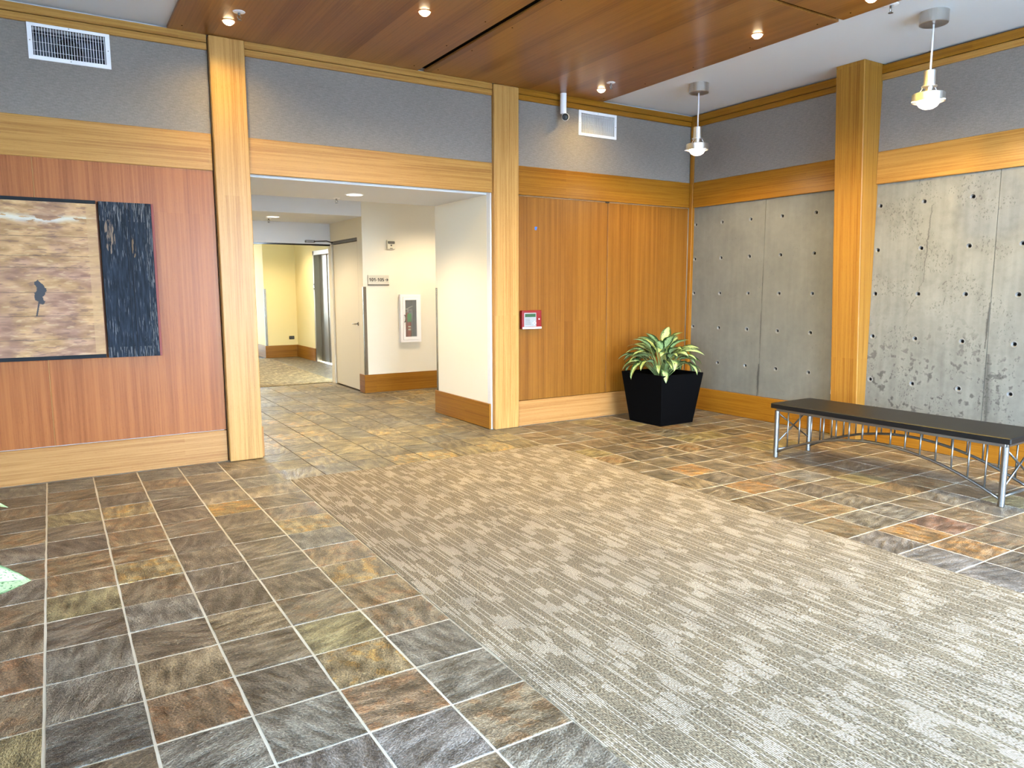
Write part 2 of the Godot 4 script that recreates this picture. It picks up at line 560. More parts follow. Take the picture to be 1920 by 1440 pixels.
func materials() -> void:
	var fir := wood_tex(11, 0.0, 1.0)
	var ven := wood_tex(21, 0.05, 0.75)
	var ws := Vector3(1.0 / 0.8, 1.0 / 2.6, 1)
	var vs := Vector3(1.0 / 1.1, 1.0 / 3.0, 1)
	textured("fir", c8(174, 130, 66), fir, 0.32, ws)
	textured("fir_column", c8(182, 140, 80), fir, 0.34, ws)
	textured("fir_warm_lit", c8(146, 98, 26), fir, 0.34, ws)  # this and the next: same fir, warm light put into the colour
	textured("fir_warm_lit_pale", c8(154, 110, 44), fir, 0.36, ws)
	textured("fir_base", c8(170, 126, 74), fir, 0.36, ws)
	textured("panel_day_tint", c8(156, 94, 46), ven, 0.36, vs)  # same veneer as the doors, daylight's reddish cast put into the colour
	textured("door_warm_lit", c8(130, 86, 28), ven, 0.36, vs)  # same veneer as the panels, warm light put into the colour
	textured("ceiling_veneer", c8(150, 98, 44), wood_tex(41, 0.15, 0.9), 0.30, vs)
	for k in ["fir", "fir_column", "fir_warm_lit", "fir_warm_lit_pale", "fir_base", "panel_day_tint", "door_warm_lit"]: M[k].metallic_specular = 0.36
	mat("white_paint", c8(210, 211, 212), 0.8)
	mat("cream_paint", c8(222, 215, 196), 0.8)
	mat("yellow_paint", c8(226, 208, 150), 0.8)
	mat("dark_gap", c8(9, 8, 7), 0.95)
	M.dark_gap.metallic_specular = 0.1
	var fb := fabric_tex()
	textured("fabric", c8(164, 154, 144), fb[0], 0.9, Vector3(4, 4, 1), fb[1], 0.9)
	var s := []
	for k in 3: s.append(slate_tex(101 + 10 * k, k))
	var cols := {
		"sand": [168, 146, 100, 1], "gold": [178, 138, 68, 1], "goldmix": [150, 128, 92, 1], "tan": [142, 118, 86, 2], "brown": [126, 108, 86, 2], "beige": [146, 126, 98, 0],
		"dark": [92, 82, 72, 0], "slate": [84, 88, 88, 0], "rust": [134, 104, 78, 2], "olive": [136, 124, 84, 0], "grey": [116, 112, 104, 0], "purple": [114, 110, 110, 0],
		"red": [124, 92, 80, 2], "orange": [158, 118, 80, 1], "umber": [112, 96, 78, 0],
		"khaki": [140, 126, 94, 0], "khaki_dark": [118, 108, 84, 0], "khaki_light": [160, 144, 106, 1], "khaki_grey": [118, 112, 96, 0]}
	for k in cols:
		var a: Array = cols[k]
		var w := 0.40
		if k.begins_with("khaki"): w = 0.15
		var tr := func(v: float, mean: float) -> int: return mini(255, int(lerpf(v, mean, w) * 1.40))
		textured("slate_" + k, c8(tr.call(a[0], 116), tr.call(a[1], 106), tr.call(a[2], 88)), s[a[3]][0], 0.30, Vector3(1.0 / 1.2, 1.0 / 1.2, 1), s[a[3]][1], 1.4)
	mat("grout", c8(204, 194, 174), 0.9)
	mat("grout_dark", c8(70, 60, 44), 0.95)
	var ct := carpet_tex()
	textured("carpet", c8(220, 213, 206), ct[0], 1.0, Vector3(1.0 / 1.2, 1.0 / 2.4, 1), ct[1], 0.8)
	textured("lobby_carpet", c8(214, 196, 150), ct[0], 1.0, Vector3(1.0 / 1.2, 1.0 / 2.4, 1), ct[1], 0.5)
	textured("concrete", c8(130, 131, 127), concrete_tex(201, false), 0.7, Vector3(1.0 / 2.2, 1.0 / 2.2, 1))
	textured("concrete_stained", c8(142, 144, 142), concrete_tex(221, true), 0.7, Vector3(1.0 / 2.2, 1.0 / 2.2, 1))
	mat("tie_ring", c8(120, 120, 116), 0.8)
	mat("tie_dark", c8(30, 29, 28), 0.9)
	mat("black_lacquer", c8(18, 17, 17), 0.42)
	M.black_lacquer.metallic_specular = 0.35
	mat("planter_black", c8(9, 9, 10), 0.75)
	M.planter_black.metallic_specular = 0.1
	mat("steel", c8(132, 131, 128), 0.40, 1.0)
	mat("aluminium", c8(224, 222, 218), 0.36, 1.0)
	mat("stainless", c8(150, 146, 138), 0.24, 1.0)
	mat("canopy_steel", c8(196, 192, 186), 0.28, 1.0)
	mat("elevator_steel", c8(140, 130, 114), 0.30, 1.0)
	mat("white_metal", c8(236, 236, 238), 0.4)
	mat("duct_dark", c8(88, 96, 106), 0.6)
	mat("black", c8(10, 10, 10), 0.5)
	mat("gloss_black", c8(8, 8, 9), 0.12)
	mat("soil", c8(48, 36, 26), 1.0)
	var lt := textured("leaf", c8(225, 235, 215), leaf_tex(false), 0.38, Vector3.ONE)
	var lp := textured("leaf_pale", c8(240, 246, 236), leaf_tex(true), 0.38, Vector3.ONE)
	lp.cull_mode = BaseMaterial3D.CULL_DISABLED
	lt.cull_mode = BaseMaterial3D.CULL_DISABLED
	lt.backlight_enabled = true
	lt.backlight = Color(0.14, 0.18, 0.09)
	mat("stem", c8(120, 140, 84), 0.5)
	textured("paint_tan", c8(255, 255, 255), paint_tex(false), 0.55, Vector3.ONE)
	textured("paint_navy", c8(255, 255, 255), paint_tex(true), 0.65, Vector3.ONE)
	M.paint_navy.metallic_specular = 0.25
	mat("paint_edge", c8(28, 32, 38), 0.7)
	M.paint_edge.metallic_specular = 0.3
	mat("paint_red", c8(120, 52, 44), 0.6)
	mat("alarm_red", c8(120, 12, 16), 0.35)
	mat("ext_red", c8(130, 10, 16), 0.25)
	mat("lcd", c8(52, 82, 58), 0.2)
	mat("keypad", c8(140, 146, 150), 0.5)
	mat("green_tag", c8(20, 120, 56), 0.6)
	mat("blue_tape", c8(50, 100, 190), 0.7)
	mat("sign_grey", c8(196, 192, 176), 0.4)
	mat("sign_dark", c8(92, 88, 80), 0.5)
	mat("ivory", c8(214, 208, 186), 0.5)
	mat("red_light", c8(150, 40, 30), 0.4)
	mat("pavement", c8(150, 150, 146), 0.9)
	var g := mat("glass", Color(0.95, 0.98, 0.97, 0.06), 0.02)
	g.transparency = BaseMaterial3D.TRANSPARENCY_ALPHA
	var e := mat("lamp_warm", c8(255, 240, 214), 0.4)
	e.emission_enabled = true; e.emission = c8(255, 224, 176); e.emission_energy_multiplier = 14.0
	e = mat("lamp_pendant", c8(255, 250, 240), 0.3)
	e.emission_enabled = true; e.emission = c8(255, 244, 226); e.emission_energy_multiplier = 3.5
	e = mat("lamp_disc", c8(255, 250, 235), 0.4)
	e.emission_enabled = true; e.emission = c8(255, 244, 222); e.emission_energy_multiplier = 5.0

# ------------------------------------------------------------------ lights
func spot(at: Vector3, energy: float, color: Color, angle: float, soft: float, size: float, dir := Vector3.DOWN) -> void:
	var l := SpotLight3D.new()
	l.name = numbered("spot_lamp")
	add_child(l)
	l.position = at
	l.basis = Basis(Quaternion(Vector3.FORWARD, dir.normalized()))
	l.light_energy = energy
	l.light_color = color
	l.spot_angle = angle
	l.spot_angle_attenuation = soft
	l.spot_range = 14.0
	l.spot_attenuation = 2.0
	l.light_size = size
	l.shadow_enabled = true

func omni(at: Vector3, energy: float, color: Color, size: float) -> void:
	var l := OmniLight3D.new()
	l.name = numbered("omni_lamp")
	add_child(l)
	l.position = at
	l.light_energy = energy
	l.light_color = color
	l.omni_range = 14.0
	l.omni_attenuation = 2.0
	l.light_size = size
	l.shadow_enabled = true

# ------------------------------------------------------------------ build
const WARM := Color(1.0, 0.85, 0.42)
const WARM2 := Color(1.0, 0.90, 0.74)
const E_SPOT := 4.4
const E_PEND := 2.0
const E_HALL := 4.0
const E_LOBBY := 3.6
const SKY := 50.0

func _ready() -> void:
	rng.seed = 4242
	var cam := Camera3D.new()
	cam.name = "camera"
	add_child(cam)
	cam.keep_aspect = Camera3D.KEEP_HEIGHT
	cam.fov = 55.31
	cam.position = CAM
	cam.rotation_order = EULER_ORDER_YXZ
	cam.rotation = Vector3(deg_to_rad(-7.378), deg_to_rad(-32.020), deg_to_rad(-0.128))
	cam.near = 0.05
	cam.far = 100.0
	cam.current = true
	var we := WorldEnvironment.new()
	we.name = "world"
	var env := Environment.new()
	env.background_mode = Environment.BG_SKY
	var sky := Sky.new()
	var sm := ProceduralSkyMaterial.new()
	sm.sky_top_color = Color(0.68, 0.83, 1.0)
	sm.sky_horizon_color = Color(0.86, 0.93, 1.0)
	sm.ground_horizon_color = Color(0.75, 0.76, 0.78)
	sm.ground_bottom_color = Color(0.45, 0.45, 0.46)
	sm.sky_energy_multiplier = 1.0
	env.background_energy_multiplier = SKY
	sm.ground_energy_multiplier = 1.0
	sky.sky_material = sm
	env.sky = sky
	env.tonemap_mode = Environment.TONE_MAPPER_LINEAR
	env.tonemap_exposure = 1.26
	env.sdfgi_enabled = true
	env.ssao_enabled = true
	env.ssil_enabled = true
	we.environment = env
	add_child(we)

	materials()
	shell()
	floors()
	wall_back()
	columns()
	wall_right()
	hall()
	ceiling_fittings()
	bench()
	planters()
	wall_fittings()

# ------------------------------------------------------------------ shell
func shell() -> void:
	ceiling = struct("ceiling", boxm(Vector3(-9.6, CEIL, -0.1), Vector3(0.3, CEIL + 0.15, 8.8), 0), M.white_paint)
	# street front with one wide glazed opening
	struct("wall_front", holed(2, Vector3(-9.6, -0.1, 8.6), Vector3(0.3, CEIL, 8.8), [[-5.0, -0.0, -0.35, 3.1]]), M.white_paint)
	struct("wall_left", holed(0, Vector3(-9.8, -0.1, -0.1), Vector3(-9.6, CEIL, 8.8), [[5.2, 0.0, 8.4, 3.1]]), M.white_paint)
	struct("ground", boxm(Vector3(-30, -0.2, 8.8), Vector3(12, -0.1, 30), 0), M.pavement)
	struct("ground_side", boxm(Vector3(-30, -0.2, -12), Vector3(-9.8, -0.1, 8.8), 0), M.pavement)
	var w := Node3D.new()
	w.name = "window_1"
	add_child(w)
	tag(w, "", "", "", "structure")
	var xs := [-5.0, -3.85, -2.7, -1.55, -0.35]
	var st := st_new()
	for x in xs: cbox(st, Vector3(maxf(x - 0.03, -5.0), 0, 8.65), Vector3(minf(x + 0.03, -0.35), 3.1, 8.75))
	for y in [[0.0, 0.08], [2.15, 2.21], [3.04, 3.1]]: cbox(st, Vector3(-5.0, y[0], 8.66), Vector3(-0.35, y[1], 8.74))
	obj("window_frame", done(st), M.stainless, w)
	for i in 4:
		obj("pane", boxm(Vector3(xs[i] + 0.03, 0.08, 8.695), Vector3(xs[i + 1] - 0.03, 2.15, 8.703), 0), M.glass, w)
		obj("pane", boxm(Vector3(xs[i] + 0.03, 2.21, 8.695), Vector3(xs[i + 1] - 0.03, 3.04, 8.703), 0), M.glass, w)

	w = Node3D.new()
	w.name = "added_window_3"  # unseen side window, added to light the floor and concrete wall
	add_child(w)
	tag(w, "", "", "", "structure")
	var zs := [5.2, 6.0, 6.8, 7.6, 8.4]
	st = st_new()
	for z in zs: cbox(st, Vector3(-9.75, 0, maxf(z - 0.03, 5.2)), Vector3(-9.65, 3.1, minf(z + 0.03, 8.4)))
	for y in [[0.0, 0.08], [2.15, 2.21], [3.04, 3.1]]: cbox(st, Vector3(-9.74, y[0], 5.2), Vector3(-9.66, y[1], 8.4))
	obj("window_frame", done(st), M.stainless, w)
	for i in 4:
		obj("pane", boxm(Vector3(-9.703, 0.08, zs[i] + 0.03), Vector3(-9.695, 2.15, zs[i + 1] - 0.03), 0), M.glass, w)
		obj("pane", boxm(Vector3(-9.703, 2.21, zs[i] + 0.03), Vector3(-9.695, 3.04, zs[i + 1] - 0.03), 0), M.glass, w)

# ------------------------------------------------------------------ floor
func seen(p: Vector3) -> float:
	# pixels per metre where the camera sees p, 0 outside the frame
	var b := Basis.from_euler(Vector3(deg_to_rad(-7.378), deg_to_rad(-32.020), deg_to_rad(-0.128)), EULER_ORDER_YXZ)
	var d := b.inverse() * (p - CAM)
	if d.z > -0.3: return 0.0
	var x := 960.0 + 1374.0 * d.x / -d.z
	var y := 720.0 - 1374.0 * d.y / -d.z
	if x < -110 or x > 2030 or y < 0 or y > 1560: return 0.0
	return 1374.0 / -d.z

func tile_mesh(i: int, joint: float) -> ArrayMesh:
	var r := RandomNumberGenerator.new()
	r.seed = 900 + i
	var h := T / 2 - joint / 2
	var ring := []
	for side in 4:
		for k in 3:
			var t := -1.0 + 2.0 * k / 3.0
			var p := Vector2(t, -1) * h
			if k > 0: p += Vector2(r.randf_range(-0.002, 0.002), r.randf_range(-0.0015, 0.002))
			ring.append(p.rotated(side * PI / 2))
	var st := st_new()
	var off := Vector2(r.randf(), r.randf()) * 1.2
	var ang := r.randf_range(-0.5, 0.5)
	var n := ring.size()
	var uv := func(p: Vector2) -> Vector2: return p.rotated(ang) + off
	var tops := []
	for p in ring: tops.append(Vector3(p.x * 0.990, r.randf_range(-0.0012, 0.0004), p.y * 0.990))
	for k in n:
		var k1 := (k + 1) % n
		var a: Vector3 = tops[k]; var b: Vector3 = tops[k1]
		var pa: Vector2 = ring[k]; var pb: Vector2 = ring[k1]
		tri(st, Vector3(0, 0.0004, 0), b, a, uv.call(Vector2.ZERO), uv.call(Vector2(b.x, b.z)), uv.call(Vector2(a.x, a.z)))
		quad(st, a, b, Vector3(pb.x, -0.006, pb.y), Vector3(pa.x, -0.006, pa.y), uv.call(Vector2(a.x, a.z)), uv.call(Vector2(b.x, b.z)), uv.call(pb), uv.call(pa))
	st.generate_normals()
	st.generate_tangents()
	return st.commit()

const PICK := {Vector2i(3, -8): "gold", Vector2i(1, -9): "sand", Vector2i(1, -5): "sand", Vector2i(4, -6): "sand", Vector2i(4, -4): "tan", Vector2i(-1, -8): "tan", Vector2i(1, -7): "tan", Vector2i(0, -5): "tan", Vector2i(0, -6): "tan", Vector2i(0, -7): "dark", Vector2i(2, -6): "dark", Vector2i(0, -3): "dark", Vector2i(2, -3): "dark", Vector2i(2, 0): "dark", Vector2i(0, 0): "slate", Vector2i(1, 0): "rust", Vector2i(3, 1): "rust", Vector2i(4, -1): "brown", Vector2i(-1, -2): "rust", Vector2i(1, -1): "beige", Vector2i(2, -2): "beige", Vector2i(3, -1): "olive", Vector2i(3, -2): "brown", Vector2i(4, -2): "tan", Vector2i(3, 0): "goldmix", Vector2i(4, -3): "goldmix", Vector2i(3, 2): "purple", Vector2i(2, 2): "purple", Vector2i(13, 3): "purple", Vector2i(13, 2): "purple", Vector2i(13, 1): "purple", Vector2i(1, -3): "grey", Vector2i(0, -2): "grey", Vector2i(0, -1): "grey", Vector2i(1, 1): "grey", Vector2i(2, 1): "grey", Vector2i(4, 1): "grey", Vector2i(15, -1): "grey", Vector2i(15, 0): "grey", Vector2i(15, 1): "red", Vector2i(14, 1): "orange", Vector2i(14, 2): "orange", Vector2i(14, -3): "orange", Vector2i(14, -5): "orange", Vector2i(4, 2): "brown", Vector2i(4, 0): "grey", Vector2i(14, -4): "dark", Vector2i(13, -5): "dark"}

func floors() -> void:
	var fl := struct("floor", boxm(Vector3(-9.6, -0.1, -4.72), Vector3(0.3, -0.0022, 8.6), 0), M.grout)
	obj("grout_bed", boxm(Vector3(-5.15, -0.01, -4.72), Vector3(-2.74, -0.0020, 0.90), 0), M.grout_dark, fl)
	var meshes := []
	for i in 14: meshes.append(tile_mesh(i, 0.0075))
	for i in 14: meshes.append(tile_mesh(i, 0.007))
	var jobs := []   # [centre, size x, size z, material]
	var lob := ["brown", "umber", "grey", "dark", "umber", "tan", "brown", "olive", "umber", "grey", "beige"]
	var hal := ["khaki", "khaki_dark", "khaki", "khaki_light", "khaki_dark", "khaki", "khaki_grey"]
	var r := RandomNumberGenerator.new()
	r.seed = 31
	var add := func(x0: float, x1: float, z0: float, z1: float, c: String) -> void:
		if x1 - x0 > 0.02 and z1 - z0 > 0.02: jobs.append([Vector3((x0 + x1) / 2, 0, (z0 + z1) / 2), x1 - x0, z1 - z0, c])
	for c in range(-10, 23):
		for row in range(-13, 17):
			var x0 := GX + c * T; var x1 := x0 + T
			var z0 := GZ + row * T; var z1 := z0 + T
			var k: String = lob[r.randi() % lob.size()]
			if PICK.has(Vector2i(c, row)): k = PICK[Vector2i(c, row)]
			if c == 4: x1 = -5.095 - (z0 + z1 - 1.83) / 2 * 0.0225 - 0.001 if z0 < 3.7 else -5.159
			if c < 5 or c > 12: add.call(maxf(x0, -9.6), minf(x1, -0.001), maxf(z0, 0.0), minf(z1, 8.6), k)
	for c in range(4, 24):
		for row in range(-29, -8):
			var x0 := GX + (c + 0.14) * T; var x1 := x0 + T
			var z0 := GZ + (row - 0.34) * T; var z1 := z0 + T
			var k: String = hal[r.randi() % hal.size()]
			if z0 > -0.06:
				if z0 > 0.8: continue
				add.call(maxf(x0, -5.16), minf(x1, GX + 13 * T), z0, 0.912 if z1 > 0.75 else z1, k)
			elif z0 > -1.34:
				add.call(maxf(x0, -5.1), minf(x1, -2.76), z0, minf(z1, 0.0), k)
			else:
				add.call(maxf(x0, -5.1), minf(x1, -2.89) if z1 < -3.2 else x1, maxf(z0, -4.72), z1, k)
	for j in jobs:
		j.append(seen(j[0]))
	jobs.sort_custom(func(a, b): return a[4] * minf(a[1], a[2]) > b[4] * minf(b[1], b[2]))
	var rest := {}
	var n := 0
	for j in jobs:
		var xf := Transform3D(Basis(Vector3.UP, (r.randi() % 4) * PI / 2), Vector3.ZERO)
		var full: bool = absf(j[1] - T) < 0.002 and absf(j[2] - T) < 0.002
		if not full: xf.basis = Basis.from_scale(Vector3(j[1] / T, 1, j[2] / T))
		xf.origin = j[0] + Vector3(0, r.randf_range(-0.001, 0.0006), 0)
		var m: ArrayMesh = meshes[r.randi() % 14 + (14 if j[3].begins_with("khaki") else 0)]
		if n < 300 and j[4] > 0.0:
			var o := obj("tile", m, M["slate_" + j[3]], fl)
			o.transform = xf
			n += 1
		else:
			if not rest.has(j[3]): rest[j[3]] = st_new()
			rest[j[3]].append_from(m, 0, xf)
	var am := ArrayMesh.new()
	for k in rest:
		rest[k].commit(am)
		am.surface_set_material(am.get_surface_count() - 1, M["slate_" + k])
	var o := MeshInstance3D.new()
	o.name = "tile_field"
	o.mesh = am
	fl.add_child(o)
	o.set_meta("kind", "stuff")
	# inset carpet: its sides are not quite parallel
	var poly := PackedVector2Array([Vector2(-5.092, 0.915), Vector2(-2.675, 0.915), Vector2(-2.715, 3.7), Vector2(-2.725, 8.55), Vector2(-5.17, 8.55), Vector2(-5.155, 3.7)])
	var st := st_new()
	carpet_slab(st, poly, 0.003)
	st.generate_normals(); st.generate_tangents()
	var cp := obj("inset_carpet", st.commit(), M.carpet)
	tag(cp, "large beige striped loop carpet set into the slate floor of the lobby", "carpet")
	st = st_new()
	carpet_slab(st, PackedVector2Array([Vector2(-5.05, -9.5), Vector2(-2.70, -9.5), Vector2(-2.79, -4.76), Vector2(-5.05, -4.76)]), 0.004)
	st.generate_normals(); st.generate_tangents()
	cp = obj("inset_carpet", st.commit(), M.lobby_carpet)
	tag(cp, "yellowish carpet on the floor beyond the open door, in front of the elevator", "carpet")

func carpet_slab(st: SurfaceTool, poly: PackedVector2Array, top: float) -> void:
	var c := Vector2.ZERO
	for p in poly: c += p / poly.size()
	var n := poly.size()
	for i in n:
		var a := poly[i]; var b := poly[(i + 1) % n]
		tri(st, Vector3(c.x, top, c.y), Vector3(b.x, top, b.y), Vector3(a.x, top, a.y), c, b, a)
		quad(st, Vector3(a.x, top, a.y), Vector3(b.x, top, b.y), Vector3(b.x, -0.003, b.y), Vector3(a.x, -0.003, a.y), a, b, b + Vector2(0.01, 0.01), a + Vector2(0.01, 0.01))

# ------------------------------------------------------------------ timber wall
const V1 := [-6.545, 3.125, -6.085, 3.325]
const V2 := [-1.633, 3.112, -1.175, 3.315]

func woff() -> Vector2: return Vector2(rng.randf(), rng.randf()) * 3.0

func wall_back() -> void:
	# core, with the hall opening and the two duct holes
	var core := struct("wall_back", holed(2, Vector3(-9.6, -0.1, -0.10), Vector3(0.2, CEIL, -0.03), [[-5.1, -0.1, -2.750, 2.42], V1, V2]), M.white_paint)
	for f in [[-9.6, -5.37, [V1]], [-5.092, -2.737, []], [-2.444, 0.0, [V2]]]:
		obj("fabric_panel", holed(2, Vector3(f[0], 2.700, -0.03), Vector3(f[1], 3.345, -0.012), f[2]), M.fabric, core)
	# veneer panels, a reddish daylight cast in their colour, behind the paintings, thin pale joint between
	for f in [[-9.6, -8.0], [-7.994, -6.614], [-6.608, -5.373]]:
		obj("wood_panel", boxm(Vector3(f[0], 0.276, -0.03), Vector3(f[1], 2.415, -0.008), 0.002, 1, woff()), M.panel_day_tint, core)
	obj("joint_strip", boxm(Vector3(-6.616, 0.276, -0.03), Vector3(-6.606, 2.415, -0.011), 0), M.fir_base, core)
	obj("shadow_gap", boxm(Vector3(-5.386, 0.0, -0.03), Vector3(-5.366, 3.47, -0.024), 0), M.dark_gap, core)
	# closet doors
	for f in [[-2.438, -1.2525, "door_1"], [-1.2475, -0.018, "door_2"]]:
		struct(f[2], boxm(Vector3(f[0], 0.277, -0.03), Vector3(f[1], 2.398, -0.002), 0.003, 1, woff()), M.door_warm_lit)
	obj("shadow_gap", boxm(Vector3(-2.444, 0.265, -0.03), Vector3(-0.01, 2.41, -0.026), 0), M.dark_gap, core)
	obj("door_catch", boxm(Vector3(-1.285, 2.395, -0.02), Vector3(-1.235, 2.409, 0.004), 0.002), M.black, core)
	obj("edge_strip", boxm(Vector3(-2.436, 2.399, -0.02), Vector3(-1.29, 2.404, 0.002), 0), M.fir_base, core)
	obj("edge_strip", boxm(Vector3(-1.23, 2.399, -0.02), Vector3(-0.02, 2.404, 0.002), 0), M.fir_base, core)
	# horizontal members, bay by bay
	var t := 1
	for f in [[-9.6, -5.372, "fir"], [-5.090, -2.739, "fir"], [-2.443, 0.0, "fir_warm_lit"]]:
		var b := struct("trim_%d" % t, boxm(Vector3(f[0], 2.412, -0.03), Vector3(f[1], 2.702, 0.0), 0.004, 0, woff()), M[f[2]]); t += 1
		b = struct("trim_%d" % t, boxm(Vector3(f[0], 3.346, -0.03), Vector3(f[1], 3.398, 0.006), 0.003, 0, woff()), M[f[2]]); t += 1
		obj("upper_moulding", boxm(Vector3(f[0], 3.402, -0.03), Vector3(f[1], 3.460, 0.012), 0.003, 0, woff()), M[f[2]], b)
	struct("baseboard_back", boxm(Vector3(-9.6, 0.004, -0.03), Vector3(-5.373, 0.270, 0.0), 0.004, 0, woff()), M.fir_base)
	struct("baseboard_back_right", boxm(Vector3(-2.443, 0.004, -0.03), Vector3(0.0, 0.272, 0.0), 0.004, 0, woff()), M.fir_base)

func columns() -> void:
	var o := obj("wooden_column", boxm(Vector3(-5.364, 0.003, -0.03), Vector3(-5.092, WOODY - 0.003, 0.05), 0.006, 1, woff()), M.fir_column)
	tag(o, "flat fir column at the left side of the hall opening, next to the paintings", "column")
	o = obj("wooden_column", boxm(Vector3(-2.737, 0.003, -0.03), Vector3(-2.446, WOODY - 0.003, 0.035), 0.006, 1, woff()), M.fir_column)
	tag(o, "flat fir column at the right side of the hall opening, next to the red alarm panel", "column")
	# wedge column on the concrete wall: deeper at the top
	var st := st_new()
	var off := woff()
	var f := func(z: float, y: float, front: bool) -> Vector3:
		return Vector3((-0.080 - y * 0.0566) if front else 0.045, y, z)
	var c := 0.006
	var y1 := CEIL - 0.003
	var za := 2.072; var zb := 2.355
	var loop := func(y: float) -> Array:
		var x: float = f.call(0.0, y, true).x
		return [Vector3(0.045, y, za), Vector3(x + c, y, za), Vector3(x, y, za + c), Vector3(x, y, zb - c), Vector3(x + c, y, zb), Vector3(0.045, y, zb)]
	var lo: Array = loop.call(0.003)
	var hi: Array = loop.call(y1)
	var us := [0.0, 0.13, 0.14, 0.41, 0.42, 0.75]
	for k in 5:
		var u0 := Vector2(us[k], 0) + off; var u1 := Vector2(us[k + 1], 0) + off
		quad(st, lo[k], lo[k + 1], hi[k + 1], hi[k], u0, u1, u1 + Vector2(0, 3.4), u0 + Vector2(0, 3.4))
	for k in range(1, 5):
		tri(st, hi[0], hi[k], hi[k + 1]); tri(st, lo[0], lo[k + 1], lo[k])
	o = obj("wooden_column", done(st), M.fir_warm_lit_pale)
	tag(o, "tapering fir column standing against the concrete wall behind the bench", "column")

# ------------------------------------------------------------------ concrete wall
func slab_with_holes(z0: float, z1: float, zs: Array, uoff: float) -> ArrayMesh:
	var st := st_new()
	var ys := [0.59, 1.0, 1.40, 1.805, 2.21]
	var yb := [0.268, 0.795, 1.2, 1.6025, 2.0075, 2.408]
	var zb := [z0]
	for i in zs.size() - 1: zb.append((zs[i] + zs[i + 1]) / 2)
	zb.append(z1)
	var X := 0.03
	var uv := func(p: Vector3) -> Vector2: return Vector2(p.z - uoff, 2.41 - p.y)
	var face := func(a: Vector3, b: Vector3, c: Vector3) -> void:   # faces -x
		tri(st, a, b, c, uv.call(a), uv.call(b), uv.call(c))
	for i in zs.size():
		for j in ys.size():
			var cz: float = zs[i]; var cy: float = ys[j]
			var n := 16
			var inner := []; var outer := []
			for k in n:
				var a := TAU * (k + 0.5) / n
				var d := Vector2(cos(a), sin(a))
				inner.append(Vector3(X, cy + d.y * 0.023, cz + d.x * 0.023))
				# out to the cell's rim
				var tz: float = INF; var ty: float = INF
				if d.x > 1e-6: tz = (zb[i + 1] - cz) / d.x
				elif d.x < -1e-6: tz = (zb[i] - cz) / d.x
				if d.y > 1e-6: ty = (yb[j + 1] - cy) / d.y
				elif d.y < -1e-6: ty = (yb[j] - cy) / d.y
				var s := minf(tz, ty)
				outer.append([Vector3(X, cy + d.y * s, cz + d.x * s), 0 if tz < ty else 1, d])
			for k in n:
				var k1 := (k + 1) % n
				var p0: Vector3 = inner[k]; var p1: Vector3 = inner[k1]
				var q0: Vector3 = outer[k][0]; var q1: Vector3 = outer[k1][0]
				face.call(p0, q0, q1); face.call(p0, q1, p1)
				if outer[k][1] != outer[k1][1]:
					var d: Vector2 = outer[k][2] + outer[k1][2]
					face.call(q0, Vector3(X, yb[j + 1] if d.y > 0 else yb[j], zb[i + 1] if d.x > 0 else zb[i]), q1)
	# rim and back
	var B := 0.12
	quad(st, Vector3(X, yb[0], z0), Vector3(X, yb[5], z0), Vector3(B, yb[5], z0), Vector3(B, yb[0], z0))
	quad(st, Vector3(X, yb[0], z1), Vector3(B, yb[0], z1), Vector3(B, yb[5], z1), Vector3(X, yb[5], z1))
	quad(st, Vector3(X, yb[5], z0), Vector3(X, yb[5], z1), Vector3(B, yb[5], z1), Vector3(B, yb[5], z0))
	quad(st, Vector3(X, yb[0], z0), Vector3(B, yb[0], z0), Vector3(B, yb[0], z1), Vector3(X, yb[0], z1))
	quad(st, Vector3(B, yb[0], z0), Vector3(B, yb[5], z0), Vector3(B, yb[5], z1), Vector3(B, yb[0], z1))
	return done(st)

